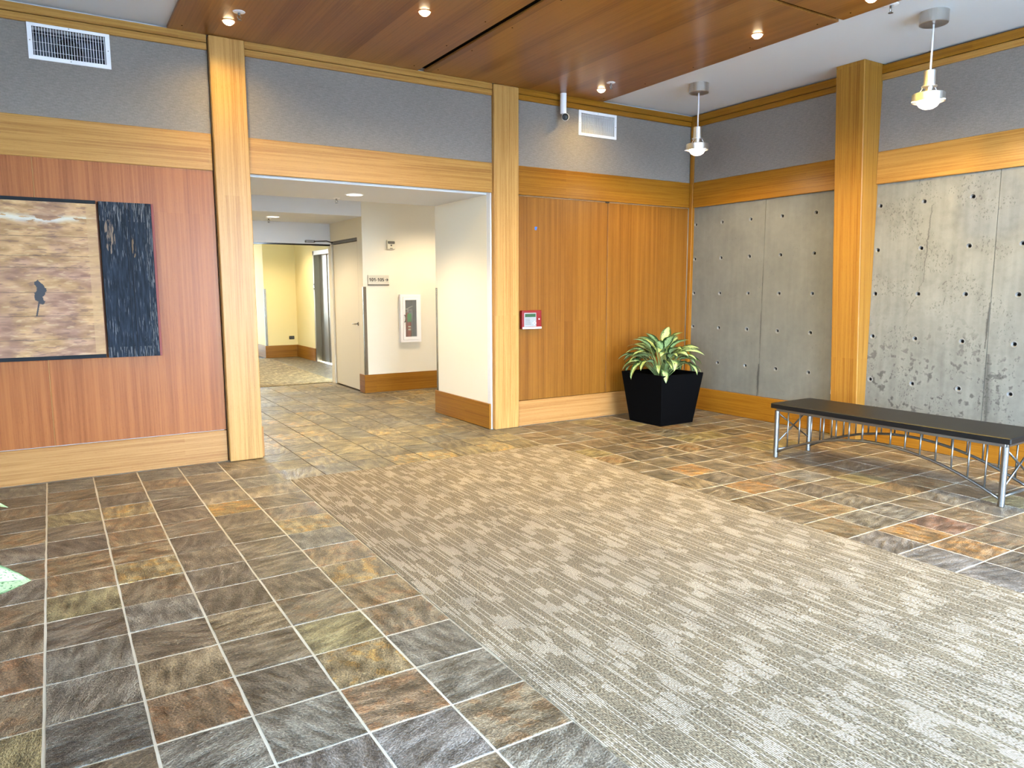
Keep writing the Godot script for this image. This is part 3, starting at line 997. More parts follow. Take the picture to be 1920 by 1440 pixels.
func wall_right() -> void:
	var w := struct("wall_right", boxm(Vector3(0.12, -0.1, -0.1), Vector3(0.3, CEIL, 8.8), 0), M.white_paint)
	var hole := st_new()
	lathe(hole, [Vector2(0.0285, -0.0005), Vector2(0.026, 0.002), Vector2(0.021, 0.0012), Vector2(0.014, -0.014)], 16, Vector3.ZERO, Vector3.LEFT)
	var ring := done(hole)
	hole = st_new()
	lathe(hole, [Vector2(0.014, -0.014), Vector2(0.013, -0.04), Vector2(0.0, -0.04)], 12, Vector3.ZERO, Vector3.LEFT)
	var plug := done(hole)
	for s in [[0.052, 1.092, [0.083, 0.49, 0.898], "concrete", 0.05], [1.096, 2.072, [1.31, 1.717], "concrete", 0.05], [2.355, 3.408, [2.395, 2.80, 3.205], "concrete_stained", 2.42], [3.412, 5.0, [3.61, 4.015, 4.42, 4.825], "concrete_stained", 2.42], [5.004, 6.6, [5.23, 5.635, 6.04, 6.445], "concrete_stained", 2.42], [6.604, 8.6, [6.85, 7.26, 7.67, 8.08, 8.4], "concrete_stained", 2.42]]:
		var o := obj("concrete_panel", slab_with_holes(s[0], s[1], s[2], s[4]), M[s[3]], w)
		if s[0] > 5.0: continue
		for z in s[2]:
			for y in [0.59, 1.0, 1.40, 1.805, 2.21]:
				var h := MeshInstance3D.new()
				h.name = "tie_hole"
				var am := ArrayMesh.new()
				am.add_surface_from_arrays(Mesh.PRIMITIVE_TRIANGLES, ring.surface_get_arrays(0))
				am.add_surface_from_arrays(Mesh.PRIMITIVE_TRIANGLES, plug.surface_get_arrays(0))
				am.surface_set_material(0, M.tie_ring)
				am.surface_set_material(1, M.tie_dark)
				h.mesh = am
				h.position = Vector3(0.03, y, z)
				o.add_child(h, true)
	obj("fabric_panel", boxm(Vector3(0.010, 2.700, 0.052), Vector3(0.12, 3.345, 2.072), 0, 1), M.fabric, w)
	obj("fabric_panel", boxm(Vector3(0.010, 2.700, 2.355), Vector3(0.12, 3.345, 8.6), 0, 1), M.fabric, w)
	var t := 7
	for f in [[0.052, 2.072], [2.355, 8.6]]:
		struct("trim_%d" % t, boxm(Vector3(0.0, 2.408, f[0]), Vector3(0.12, 2.700, f[1]), 0.004, 2, woff()), M.fir_warm_lit if t < 9 else M.fir); t += 1
		var b := struct("trim_%d" % t, boxm(Vector3(-0.006, 3.330, f[0]), Vector3(0.12, 3.384, f[1]), 0.003, 2, woff()), M.fir_warm_lit if t < 9 else M.fir); t += 1
		obj("upper_moulding", boxm(Vector3(-0.012, 3.388, f[0]), Vector3(0.12, 3.462, f[1]), 0.003, 2, woff()), M.fir_warm_lit, b)
		struct("baseboard_right" if f[0] < 1 else "baseboard_right_front", boxm(Vector3(0.0, 0.004, f[0]), Vector3(0.12, 0.266, f[1]), 0.004, 2, woff()), M.fir_warm_lit)
	struct("trim_%d" % t, boxm(Vector3(-0.010, 0.004, 0.0), Vector3(0.12, 3.46, 0.052), 0.004, 1, woff()), M.fir_warm_lit)
	var p := thing("wall_outlet", "white wall outlet cover on the concrete just left of the tapering column", "outlet", Vector3(0.03, 0.455, 2.02))
	obj("cover_plate", boxm(Vector3(-0.008, -0.057, -0.035), Vector3(0.0, 0.057, 0.035), 0.003), M.white_metal, p)
	for y in [-0.022, 0.022]: obj("socket", boxm(Vector3(-0.0095, y - 0.014, -0.013), Vector3(-0.007, y + 0.014, 0.013), 0.002), M.ivory, p)

# ------------------------------------------------------------------ hall behind the opening
func hall() -> void:
	# stub walls that line the opening
	struct("wall_hall_right", boxm(Vector3(-2.750, -0.1, -1.29), Vector3(-2.45, 2.42, -0.10), 0.003), M.cream_paint)
	struct("baseboard_hall_right", boxm(Vector3(-2.772, 0.004, -1.31), Vector3(-2.750, 0.268, -0.03), 0.003, 2, woff()), M.fir_warm_lit)
	struct("wall_hall_left", boxm(Vector3(-5.4, -0.1, -12.2), Vector3(-5.1, 2.72, -0.10), 0), M.cream_paint)
	struct("baseboard_hall_left", boxm(Vector3(-5.1, 0.004, -4.6), Vector3(-5.068, 0.268, -0.0), 0.003, 2, woff()), M.fir_base)
	struct("ceiling_hall", boxm(Vector3(-5.1, 2.40, -1.29), Vector3(-2.4, 2.72, -0.10), 0), M.white_paint)
	struct("ceiling_corridor", boxm(Vector3(-5.1, 2.72, -3.30), Vector3(1.2, 2.82, -0.10), 0), M.white_paint)
	struct("wall_corridor_end", boxm(Vector3(1.0, -0.1, -3.3), Vector3(1.2, 2.72, -0.1), 0), M.cream_paint)
	struct("wall_corridor_front", boxm(Vector3(-2.45, -0.1, -0.2), Vector3(1.2, 2.72, -0.10), 0), M.cream_paint)
	# far wall of the corridor, with the recess of the extinguisher cabinet
	struct("wall_corridor_back", holed(2, Vector3(-2.885, -0.1, -3.45), Vector3(1.2, 2.72, -3.28), [[-2.325, 0.735, -2.078, 1.345]]), M.cream_paint)
	struct("wall_alcove_header", boxm(Vector3(-5.1, 2.442, -4.62), Vector3(-2.885, 2.82, -3.28), 0.003), M.white_paint)
	struct("baseboard_corridor", boxm(Vector3(-2.905, 0.004, -3.47), Vector3(1.0, 0.262, -3.262), 0.003, 0, woff()), M.fir_warm_lit)
	# alcove side wall with the niche the open door folds into
	struct("wall_alcove_side", holed(0, Vector3(-2.885, -0.1, -4.74), Vector3(-2.79, 2.45, -3.45), [[-4.60, -0.1, -3.475, 2.175]]), M.cream_paint)
	var fr := struct("trim_door_frame_shade", boxm(Vector3(-2.882, 2.132, -4.60), Vector3(-2.80, 2.172, -3.478), 0.002), M.sign_dark)  # dark frame strips, their tone also puts in the niche's shadow
	obj("jamb_shade_strip", boxm(Vector3(-2.880, 0.0, -3.492), Vector3(-2.80, 2.132, -3.478), 0.001), M.sign_dark, fr)
	struct("wall_alcove_niche", boxm(Vector3(-2.79, -0.1, -4.74), Vector3(-2.70, 2.45, -3.45), 0), M.cream_paint)
	struct("wall_alcove_end", boxm(Vector3(-5.1, 2.135, -4.74), Vector3(-2.885, 2.82, -4.62), 0.003), M.white_paint)
	struct("trim_door_head", boxm(Vector3(-5.1, 2.112, -4.72), Vector3(-2.885, 2.135, -4.64), 0.002), M.gloss_black)
	# steel corner guards
	var k := 0
	for g in [[Vector3(-2.885, 0.262, -3.28), Vector3(1, 0, -1), 1.49, "brushed steel corner guard beside the open white door, under the room number sign"], [Vector3(-2.750, 0.268, -1.29), Vector3(1, 0, 1), 1.47, "steel corner guard on the far edge of the wing wall, right of the extinguisher cabinet"], [Vector3(-2.725, 0.262, -9.55), Vector3(1, 0, -1), 1.47, "steel corner guard at the bright end of the yellow wall"]]:
		var p: Vector3 = g[0]; var d: Vector3 = g[1]
		var st := st_new()
		var a := Vector3(p.x - 0.003, p.y, p.z + (0.003 if d.z < 0 else -0.003))
		var bx := p + Vector3(0.04, 0, 0)
		cbox(st, Vector3(a.x, p.y, minf(a.z, p.z)), Vector3(bx.x, g[2], maxf(a.z, p.z)), 0.0005)
		cbox(st, Vector3(a.x, p.y, minf(p.z + d.z * 0.04, a.z)), Vector3(p.x, g[2], maxf(p.z + d.z * 0.04, a.z)), 0.0005)
		tag(obj("corner_guard", done(st), M.stainless), g[3], "corner guard")
	# the open door
	var t := thing("hall_door", "open plain white flush door folded back beside the elevator lobby", "door", Vector3(-2.84, 0, -4.565))
	obj("leaf_panel", boxm(Vector3(-0.022, 0.012, 0.0), Vector3(0.022, 2.125, 1.065), 0.003), M.cream_paint, t)
	var hd := obj("lever_handle", lathem([Vector2(0.0, 0.012), Vector2(0.024, 0.012), Vector2(0.027, 0.004), Vector2(0.027, 0.0)], 20, Vector3(-0.022, 0.965, 0.985), Vector3.LEFT), M.stainless, t)
	obj("lever", tubem([Vector3(-0.024, 0.965, 0.985), Vector3(-0.062, 0.965, 0.985), Vector3(-0.070, 0.965, 0.975), Vector3(-0.070, 0.965, 0.89)], 0.009, 10), M.stainless, hd)
	for y in [0.30, 1.92]: obj("latch_plate", boxm(Vector3(-0.012, y - 0.03, 1.064), Vector3(0.012, y + 0.03, 1.069), 0.001), M.black, t)
	t = thing("door_closer", "dark hydraulic closer arm fixed under the header above the open door", "door closer", Vector3(-3.0, 2.15, -4.60))
	obj("closer_body", boxm(Vector3(-0.28, 0.0, -0.015), Vector3(-0.14, 0.035, 0.045), 0.006), M.steel, t)
	obj("closer_arm", tubem([Vector3(-0.16, 0.018, 0.05), Vector3(0.02, 0.026, 0.10), Vector3(0.14, 0.0, 0.06)], 0.008, 8), M.black, t)
	# elevator lobby beyond
	struct("floor_lobby", boxm(Vector3(-5.4, -0.1, -12.2), Vector3(-2.0, -0.004, -4.72), 0), M.slate_khaki_dark)
	struct("ceiling_lobby", boxm(Vector3(-5.4, 2.58, -12.2), Vector3(-1.8, 2.72, -4.74), 0), M.white_paint)
	struct("wall_lobby_right", holed(0, Vector3(-2.05, -0.1, -9.55), Vector3(-1.85, 2.58, -4.74), [[-8.252, -0.1, -6.988, 2.217]]), M.yellow_paint)
	struct("wall_lobby_back", boxm(Vector3(-2.725, -0.1, -11.0), Vector3(-1.85, 2.58, -9.55), 0.003), M.yellow_paint)
	struct("wall_lobby_window", holed(2, Vector3(-5.4, -0.1, -12.2), Vector3(-2.0, 2.58, -12.0), [[-4.9, 0.9, -3.85, 2.4]]), M.white_paint)
	struct("baseboard_lobby_right", boxm(Vector3(-2.072, 0.0, -9.53), Vector3(-2.05, 0.262, -8.27), 0.003, 2, woff()), M.fir_warm_lit)
	struct("baseboard_lobby_near", boxm(Vector3(-2.072, 0.0, -6.97), Vector3(-2.05, 0.262, -4.76), 0.003, 2, woff()), M.fir_warm_lit)
	struct("baseboard_lobby_back", boxm(Vector3(-2.747, 0.0, -10.9), Vector3(-2.05, 0.262, -9.528), 0.003, 0, woff()), M.fir_warm_lit)
	struct("floor_strip", boxm(Vector3(-2.79, -0.004, -9.5), Vector3(-2.05, 0.001, -4.76), 0), M.slate_khaki_dark)
	var w := Node3D.new(); w.name = "window_2"; add_child(w); tag(w, "", "", "", "structure")
	var st := st_new()
	for x in [-4.9, -4.395, -3.89]: cbox(st, Vector3(x, 0.9, -12.13), Vector3(x + 0.04, 2.4, -12.06))
	for y in [0.9, 1.63, 2.36]: cbox(st, Vector3(-4.9, y, -12.13), Vector3(-3.85, y + 0.04, -12.06))
	obj("window_frame", done(st), M.white_metal, w)
	for x in [-4.86, -4.355]:
		for y in [[0.94, 1.63], [1.67, 2.36]]: obj("pane", boxm(Vector3(x, y[0], -12.098), Vector3(x + 0.465, y[1], -12.092), 0), M.glass, w)
	var e := thing("elevator_door", "brushed steel elevator door in the yellow wall, with a floor plate", "elevator door", Vector3(-2.05, 0, -7.62))
	st = st_new()
	cbox(st, Vector3(-0.012, 0.0, -0.63), Vector3(0.16, 2.215, -0.555), 0.002)
	obj("jamb", done(st), M.elevator_steel, e)
	st = st_new(); cbox(st, Vector3(-0.012, 0.0, 0.555), Vector3(0.16, 2.215, 0.63), 0.002)
	obj("jamb", done(st), M.elevator_steel, e)
	st = st_new(); cbox(st, Vector3(-0.012, 2.13, -0.63), Vector3(0.16, 2.215, 0.63), 0.002)
	obj("head_jamb", done(st), M.elevator_steel, e)
	obj("door_leaf", boxm(Vector3(0.10, 0.006, -0.555), Vector3(0.13, 2.13, -0.105), 0.002), M.elevator_steel, e)
	obj("door_leaf", boxm(Vector3(0.115, 0.006, -0.095), Vector3(0.145, 2.13, 0.555), 0.002), M.elevator_steel, e)
	var fp := obj("floor_plate", boxm(Vector3(-0.0155, 1.45, -0.628), Vector3(-0.010, 1.57, -0.558), 0.001), M.black, e)
	lettering("G", 0.058, Vector3(-0.017, 1.51, -0.578), -PI / 2, M.white_metal, fp)
	var star := PackedVector2Array()
	for i in 10: star.append(Vector2.from_angle(PI / 2 + TAU * i / 10) * (0.014 if i % 2 == 0 else 0.006))
	obj("lettering", prismm(star, 0, 0.002, Transform3D(Basis(Vector3.UP, -PI / 2), Vector3(-0.0155, 1.51, -0.612))), M.white_metal, fp)
	t = thing("wall_outlet", "small black outlet low on the yellow wall beyond the door", "outlet", Vector3(-2.18, 0.42, -9.55))
	obj("cover_plate", boxm(Vector3(-0.055, -0.035, 0.0), Vector3(0.055, 0.035, 0.008), 0.002), M.black, t)
	for x in [-0.022, 0.022]: obj("socket", boxm(Vector3(x - 0.013, -0.014, 0.006), Vector3(x + 0.013, 0.014, 0.010), 0.002), M.sign_dark, t)
	# ceiling lamps of hall, alcove, corridor, lobby
	for l in [[Vector3(-3.897, 2.40, -0.77), "round recessed ceiling light in the hall just behind the opening", E_HALL], [Vector3(-3.909, 2.442, -3.91), "round recessed ceiling light in the low alcove before the lobby", E_HALL * 0.7], [Vector3(-1.95, 2.72, -2.2), "round recessed ceiling light over the side corridor, behind the wing wall", E_HALL * 1.1], [Vector3(-3.5, 2.58, -6.0), "round recessed ceiling light in the lobby past the open door", E_LOBBY], [Vector3(-2.9, 2.58, -8.3), "round recessed ceiling light before the elevator", E_LOBBY]]:
		t = thing("ceiling_light", l[1], "light", l[0], 0.0, "recessed hall lights")
		obj("trim_ring", lathem([Vector2(0.078, 0.0), Vector2(0.080, -0.006), Vector2(0.095, -0.004), Vector2(0.096, 0.0)], 28), M.white_metal, t)
		obj("lamp_disc", lathem([Vector2(0.0, -0.003), Vector2(0.079, -0.003), Vector2(0.079, 0.0)], 28, Vector3.ZERO), M.lamp_disc, t)
		spot(l[0] + Vector3(0, -0.02, 0), l[2], WARM2, 72.0, 0.6, 0.07)
	sprinkler(Vector3(-3.962, 2.40, -1.13), "small pendant sprinkler in the hall ceiling beside the round light", 0.0)
	sprinkler(Vector3(-3.905, 2.442, -4.17), "small pendant sprinkler in the alcove ceiling behind the second round light", 0.0)
	# strobe, sign, extinguisher
	t = thing("fire_strobe", "small square ivory fire strobe high on the white corridor wall", "fire strobe", Vector3(-2.47, 2.075, -3.28))
	obj("body", boxm(Vector3(-0.062, -0.062, 0.0), Vector3(0.062, 0.062, 0.035), 0.008), M.ivory, t)
	obj("strobe_lens", boxm(Vector3(-0.05, 0.01, 0.03), Vector3(0.05, 0.045, 0.05), 0.006), M.sign_dark, t)
	obj("sounder_hole", lathem([Vector2(0.0, 0.002), Vector2(0.011, 0.002), Vector2(0.011, -0.001)], 12, Vector3(0, -0.012, 0.036), Vector3.BACK), M.black, t)
	obj("label_strip", boxm(Vector3(-0.02, -0.058, 0.033), Vector3(0.02, -0.048, 0.037), 0.001), M.sign_dark, t)
	t = thing("room_sign", "grey sign plate reading 101-105 with an arrow, on the corridor wall", "sign", Vector3(-2.663, 1.583, -3.28))
	obj("plate", boxm(Vector3(-0.156, -0.062, 0.0), Vector3(0.156, 0.068, 0.012), 0.002), M.sign_grey, t)
	obj("bottom_rail", boxm(Vector3(-0.156, -0.074, 0.0), Vector3(0.156, -0.060, 0.016), 0.002), M.sign_dark, t)
	lettering("101-105", 0.045, Vector3(-0.028, 0.003, 0.0125), 0.0, M.black, t)
	var ar := PackedVector2Array([Vector2(0, -0.004), Vector2(0.033, -0.004), Vector2(0.019, -0.018), Vector2(0.025, -0.023), Vector2(0.046, 0), Vector2(0.025, 0.023), Vector2(0.019, 0.018), Vector2(0.033, 0.004), Vector2(0, 0.004)])
	obj("arrow", prismm(ar, 0, 0.002, Transform3D(Basis(), Vector3(0.100, 0.003, 0.012))), M.black, t)
	extinguisher()

func lettering(s: String, h: float, at: Vector3, turn: float, m: Material, parent: Node) -> void:
	var tm := TextMesh.new()
	var f := SystemFont.new()
	f.font_names = PackedStringArray(["Droid Sans"])
	f.font_weight = 700
	tm.font = f
	tm.text = s
	tm.font_size = 32
	tm.pixel_size = h / 23.0
	tm.depth = 0.003
	var o := obj("lettering", tm, m, parent)
	o.position = at
	o.rotation.y = turn

func sprinkler(at: Vector3, label: String, plate: float) -> void:
	var t := thing("sprinkler", label, "sprinkler", at, 0.0, "ceiling sprinklers")
	obj("escutcheon", lathem([Vector2(0.0, -0.006), Vector2(0.020, -0.008), Vector2(0.038 + plate, -0.003), Vector2(0.040 + plate, 0.0)], 24), M.white_metal, t)
	var st := st_new()
	tube(st, [Vector3(0, -0.006, 0), Vector3(0, -0.025, 0)], 0.009, 8)
	for s in [-1, 1]: tube(st, [Vector3(s * 0.006, -0.022, 0), Vector3(s * 0.014, -0.036, 0), Vector3(s * 0.004, -0.052, 0)], 0.003, 6)
	tube(st, [Vector3(0, -0.05, 0), Vector3(0, -0.058, 0)], 0.006, 8)
	obj("frame_arms", done(st), M.steel, t)
	obj("deflector", lathem([Vector2(0.0, -0.060), Vector2(0.017, -0.060), Vector2(0.017, -0.057), Vector2(0.0, -0.057)], 16), M.steel, t)

func extinguisher() -> void:
	var c := Vector3(-2.2015, 1.04, -3.28)
	var t := thing("extinguisher_cabinet", "white wall cabinet with a glazed door holding the fire extinguisher", "cabinet", c)
	# tub: recessed body open to the front, with a surface frame
	var st := st_new()
	for b in [[-0.122, -0.304, -0.116, 0.304], [0.116, -0.304, 0.122, 0.304], [-0.122, -0.304, 0.122, -0.298], [-0.122, 0.298, 0.122, 0.304]]:
		cbox(st, Vector3(b[0], b[1], -0.14), Vector3(b[2], b[3], 0.03), 0.0)
	cbox(st, Vector3(-0.122, -0.304, -0.146), Vector3(0.122, 0.304, -0.14), 0.0)
	obj("tub", done(st), M.keypad, t)
	var ring := func(o: Array, i: Array, z0: float, z1: float) -> ArrayMesh:
		return holed(2, Vector3(o[0], o[1], z0), Vector3(o[2], o[3], z1), [i])
	obj("frame", ring.call([-0.157, -0.34, 0.157, 0.34], [-0.122, -0.304, 0.122, 0.304], 0.0, 0.055), M.white_metal, t)
	var d := obj("door_frame", ring.call([-0.120, -0.302, 0.120, 0.302], [-0.088, -0.262, 0.088, 0.262], 0.045, 0.062), M.white_metal, t)
	obj("pane", boxm(Vector3(-0.088, -0.262, 0.050), Vector3(0.088, 0.262, 0.054), 0), M.glass, d)
	obj("pull_handle", tubem([Vector3(-0.104, 0.05, 0.06), Vector3(-0.104, 0.045, 0.085), Vector3(-0.104, -0.045, 0.085), Vector3(-0.104, -0.05, 0.06)], 0.006, 8), M.black, d)
	var e := thing("fire_extinguisher", "red fire extinguisher with a green tag inside the glazed cabinet", "fire extinguisher", c + Vector3(-0.002, -0.297, -0.065))
	obj("cylinder", lathem([Vector2(0.0, 0.002), Vector2(0.048, 0.0), Vector2(0.053, 0.012), Vector2(0.054, 0.30), Vector2(0.046, 0.335), Vector2(0.024, 0.36), Vector2(0.018, 0.375), Vector2(0.0, 0.376)], 24, Vector3.ZERO, Vector3.UP, true), M.ext_red, e)
	obj("valve", lathem([Vector2(0.017, 0.372), Vector2(0.019, 0.40), Vector2(0.014, 0.425), Vector2(0.0, 0.426)], 16, Vector3.ZERO), M.aluminium, e)
	st = st_new()
	tube(st, [Vector3(-0.015, 0.425, 0), Vector3(0.03, 0.450, 0.01), Vector3(0.075, 0.470, 0.015)], 0.008, 8)
	tube(st, [Vector3(-0.05, 0.405, 0.0), Vector3(0.0, 0.410, 0.0), Vector3(0.06, 0.415, 0.015)], 0.007, 8)
	obj("handle", done(st), M.aluminium, e)
	obj("hose", tubem([Vector3(-0.01, 0.41, 0.01), Vector3(-0.055, 0.40, 0.015), Vector3(-0.078, 0.34, 0.01), Vector3(-0.080, 0.22, 0.0), Vector3(-0.070, 0.08, 0.0)], 0.010, 8), M.black, e)
	obj("inspection_tag", boxm(Vector3(-0.028, 0.245, 0.058), Vector3(0.036, 0.365, 0.0605), 0.0005), M.green_tag, e)
	for y in [[0.165, 0.185], [0.125, 0.145]]: obj("label_mark", boxm(Vector3(-0.014, y[0], 0.050), Vector3(0.026, y[1], 0.0575), 0.002), M.sign_grey, e)

# ------------------------------------------------------------------ ceiling
func ceiling_fittings() -> void:
	var xs := [[-5.658, -3.545], [-3.485, -1.358]]
	var zs := [[0.022, 2.832], [2.868, 5.70], [5.736, 8.50]]
	var k := 0
	for z in zs:
		for x in xs:
			var shape := boxm(Vector3(x[0], WOODY, z[0]), Vector3(x[1], CEIL - 0.001, z[1]), 0.002, 2, woff())
			if k == 2 or k > 3:   # wholly above or behind the frame
				obj("wood_panel", shape, M.ceiling_veneer, ceiling)
				k += 1
				continue
			var o := obj("ceiling_panel", shape, M.ceiling_veneer)
			var lab: String = ["brown wood ceiling panel above the hall opening, left of the long dark gap", "brown wood ceiling panel above the closet doors, right of the long dark gap", "", "brown wood ceiling panel beyond the cross gap, beside the near hanging lamp"][k]
			tag(o, lab, "ceiling panel")
			k += 1
			for sx in 2:
				for j in 5:
					var px: float = (x[0] + 0.09) if sx == 0 else (x[1] - 0.09)
					var pz: float = z[0] + 0.12 + j * (z[1] - z[0] - 0.24) / 4
					obj("screw", lathem([Vector2(0.0, -0.0015), Vector2(0.006, -0.0015), Vector2(0.006, 0.0)], 8, Vector3(px, WOODY, pz)), M.dark_gap, o)
	var rv := struct("trim_ceiling_reveal", boxm(Vector3(-3.545, CEIL - 0.006, 0.06), Vector3(-3.485, CEIL - 0.001, 8.5), 0), M.dark_gap)
	obj("cross_reveal", boxm(Vector3(-5.62, CEIL - 0.006, 2.832), Vector3(-1.40, CEIL - 0.001, 2.868), 0), M.dark_gap, rv)
	# pin spots in the wood
	for s in [[Vector3(-5.285, WOODY, 0.43), "small bright spotlight in the wood ceiling above the left fir column"], [Vector3(-4.112, WOODY, 1.37), "small bright spotlight in the wood ceiling left of the long dark gap"], [Vector3(-1.688, WOODY, 0.40), "small bright spotlight in the wood ceiling above the closet doors, by a sprinkler"], [Vector3(-1.653, WOODY, 2.315), "small bright spotlight near the wood ceiling's edge, between the two hanging lamps"], [Vector3(-1.58, WOODY, 3.235), "small bright spotlight at the top picture edge, beyond the cross gap in the wood ceiling"]]:
		var t := thing("ceiling_spotlight", s[1], "spotlight", s[0], 0.0, "pin spotlights in the wood ceiling")
		obj("trim_ring", lathem([Vector2(0.043, 0.001), Vector2(0.044, -0.004), Vector2(0.054, -0.002), Vector2(0.056, 0.001)], 20), M.ceiling_veneer, t)
		obj("bulb", lathem([Vector2(0.0, -0.030), Vector2(0.022, -0.026), Vector2(0.038, -0.012), Vector2(0.043, 0.0)], 18), M.lamp_warm, t)
		spot(s[0] + Vector3(0, -0.04, 0), E_SPOT * (0.28 if s[0].z < 1.0 else 1.35), WARM, 76.0, 1.0, 0.04)
	sprinkler(Vector3(-5.258, WOODY, 0.66), "white sprinkler in the wood ceiling beside the leftmost spotlight", 0.004)
	sprinkler(Vector3(-1.765, WOODY, 0.645), "white sprinkler in the wood ceiling beside the spotlight over the closet doors", 0.004)
	sprinkler(Vector3(-1.29, CEIL, 3.20), "white sprinkler on the white ceiling at the top picture edge", 0.012)
	# hanging lamps
	for p in [[Vector3(-0.929, CEIL, 1.0), "far hanging steel lamp, in front of the room corner"], [Vector3(-0.878, CEIL, 3.286), "near hanging steel lamp, before the grey fabric right of the tapering column"]]:
		var t := thing("pendant_lamp", p[1], "pendant lamp", p[0], 0.0, "hanging steel lamps")
		obj("canopy", lathem([Vector2(0.0, -0.088), Vector2(0.094, -0.088), Vector2(0.098, -0.084), Vector2(0.098, 0.0)], 36), M.canopy_steel, t)
		obj("cable", tubem([Vector3(0, -0.086, 0), Vector3(0, -0.42, 0)], 0.007, 8), M.white_metal, t)
		var sk := obj("socket", lathem([Vector2(0.0, -0.415), Vector2(0.040, -0.415), Vector2(0.042, -0.419), Vector2(0.042, -0.522), Vector2(0.054, -0.524), Vector2(0.054, -0.532), Vector2(0.028, -0.534), Vector2(0.028, -0.585)], 28), M.aluminium, t)
		for a in 3:
			var d := Vector3(cos(a * TAU / 3 + 0.4), 0, sin(a * TAU / 3 + 0.4))
			obj("strut", tubem([d * 0.046 + Vector3(0, -0.530, 0), d * 0.082 + Vector3(0, -0.582, 0)], 0.0035, 6), M.white_metal, sk)
		var dr := obj("drum", lathem([Vector2(0.028, -0.583), Vector2(0.108, -0.580), Vector2(0.112, -0.584), Vector2(0.112, -0.640), Vector2(0.104, -0.640), Vector2(0.104, -0.590)], 36), M.aluminium, t)
		for a in 3:
			var d := Vector3(cos(a * TAU / 3 - 0.5), 0, sin(a * TAU / 3 - 0.5))
			obj("clip", lathem([Vector2(0.0, 0.006), Vector2(0.018, 0.004), Vector2(0.018, -0.004), Vector2(0.0, -0.006)], 12, d * 0.110 + Vector3(0, -0.642, 0)), M.white_metal, dr)
		obj("glass_bulb", lathem([Vector2(0.078, -0.628), Vector2(0.077, -0.648), Vector2(0.062, -0.672), Vector2(0.036, -0.688), Vector2(0.0, -0.694)], 28, Vector3.ZERO, Vector3.UP, true), M.lamp_pendant, t)
		spot(p[0] + Vector3(0, -0.715, 0), E_PEND, WARM2, 85.0, 0.5, 0.07)
	# bullet camera
	var t := thing("security_camera", "white tubular security camera with a black lens, under the wood ceiling", "security camera", Vector3(-1.925, WOODY, 0.075))
	obj("stem", lathem([Vector2(0.0, -0.21), Vector2(0.032, -0.20), Vector2(0.033, 0.0)], 20), M.white_metal, t)
	var ax := (CAM - Vector3(-1.9, 3.2, 0.08)).normalized()
	obj("barrel", lathem([Vector2(0.0, -0.035), Vector2(0.034, -0.03), Vector2(0.037, -0.02), Vector2(0.038, 0.045), Vector2(0.034, 0.05)], 24, Vector3(0.012, -0.235, 0.02), ax), M.white_metal, t)
	obj("lens", lathem([Vector2(0.034, 0.049), Vector2(0.026, 0.054), Vector2(0.0, 0.057)], 24, Vector3(0.012, -0.235, 0.02), ax), M.black, t)

# ------------------------------------------------------------------ bench
func bench() -> void:
	var t := thing("bench", "long bench with a black seat and an arched steel rod frame", "bench", Vector3(-1.068, 0, 3.29), deg_to_rad(1.72))
	var hx := 0.232; var hz := 0.885
	obj("seat", boxm(Vector3(-hx - 0.045, 0.433, -hz - 0.04), Vector3(hx + 0.045, 0.476, hz + 0.045), 0.006, 2), M.black_lacquer, t)
	var st := st_new()
	for s in [-1, 1]: cbox(st, Vector3(s * hx - 0.012, 0.408, -hz), Vector3(s * hx + 0.012, 0.433, hz), 0.002)
	for s in [-1, 1]: cbox(st, Vector3(-hx, 0.408, s * hz - 0.012), Vector3(hx, 0.433, s * hz + 0.012), 0.002)
	obj("seat_rail", done(st), M.steel, t)
	var leg := lathem([Vector2(0.0, 0.003), Vector2(0.019, 0.003), Vector2(0.0205, 0.006), Vector2(0.0205, 0.410)], 18)
	for sx in [-1, 1]:
		for sz in [-1, 1]:
			var o := obj("leg", leg, M.steel, t)
			o.position = Vector3(sx * hx, 0, sz * hz)
	for sx in [-1, 1]:
		# arch: shallow arc from foot to foot
		var pts := []
		var hgt := func(z: float) -> float: return 0.045 + 0.235 * (1.0 - pow(absf(z) / hz, 2.0))
		for k in 33:
			var z := lerpf(-hz + 0.012, hz - 0.012, k / 32.0)
			pts.append(Vector3(sx * hx, hgt.call(z), z))
		obj("arch", tubem(pts, 0.0105, 10), M.steel, t)
		for k in 15:
			var z := lerpf(-hz, hz, (k + 1) / 16.0)
			obj("baluster", tubem([Vector3(sx * hx, 0.41, z), Vector3(sx * hx, hgt.call(z), z)], 0.0065, 8), M.steel, t)
	for sz in [-1, 1]:
		obj("cross_brace", tubem([Vector3(-hx, 0.395, sz * hz), Vector3(hx, 0.125, sz * hz)], 0.0075, 8), M.steel, t)
		obj("cross_brace", tubem([Vector3(hx, 0.395, sz * hz), Vector3(-hx, 0.125, sz * hz)], 0.0075, 8), M.steel, t)
		obj("end_bar", tubem([Vector3(-hx, 0.07, sz * hz), Vector3(hx, 0.07, sz * hz)], 0.011, 10), M.steel, t)

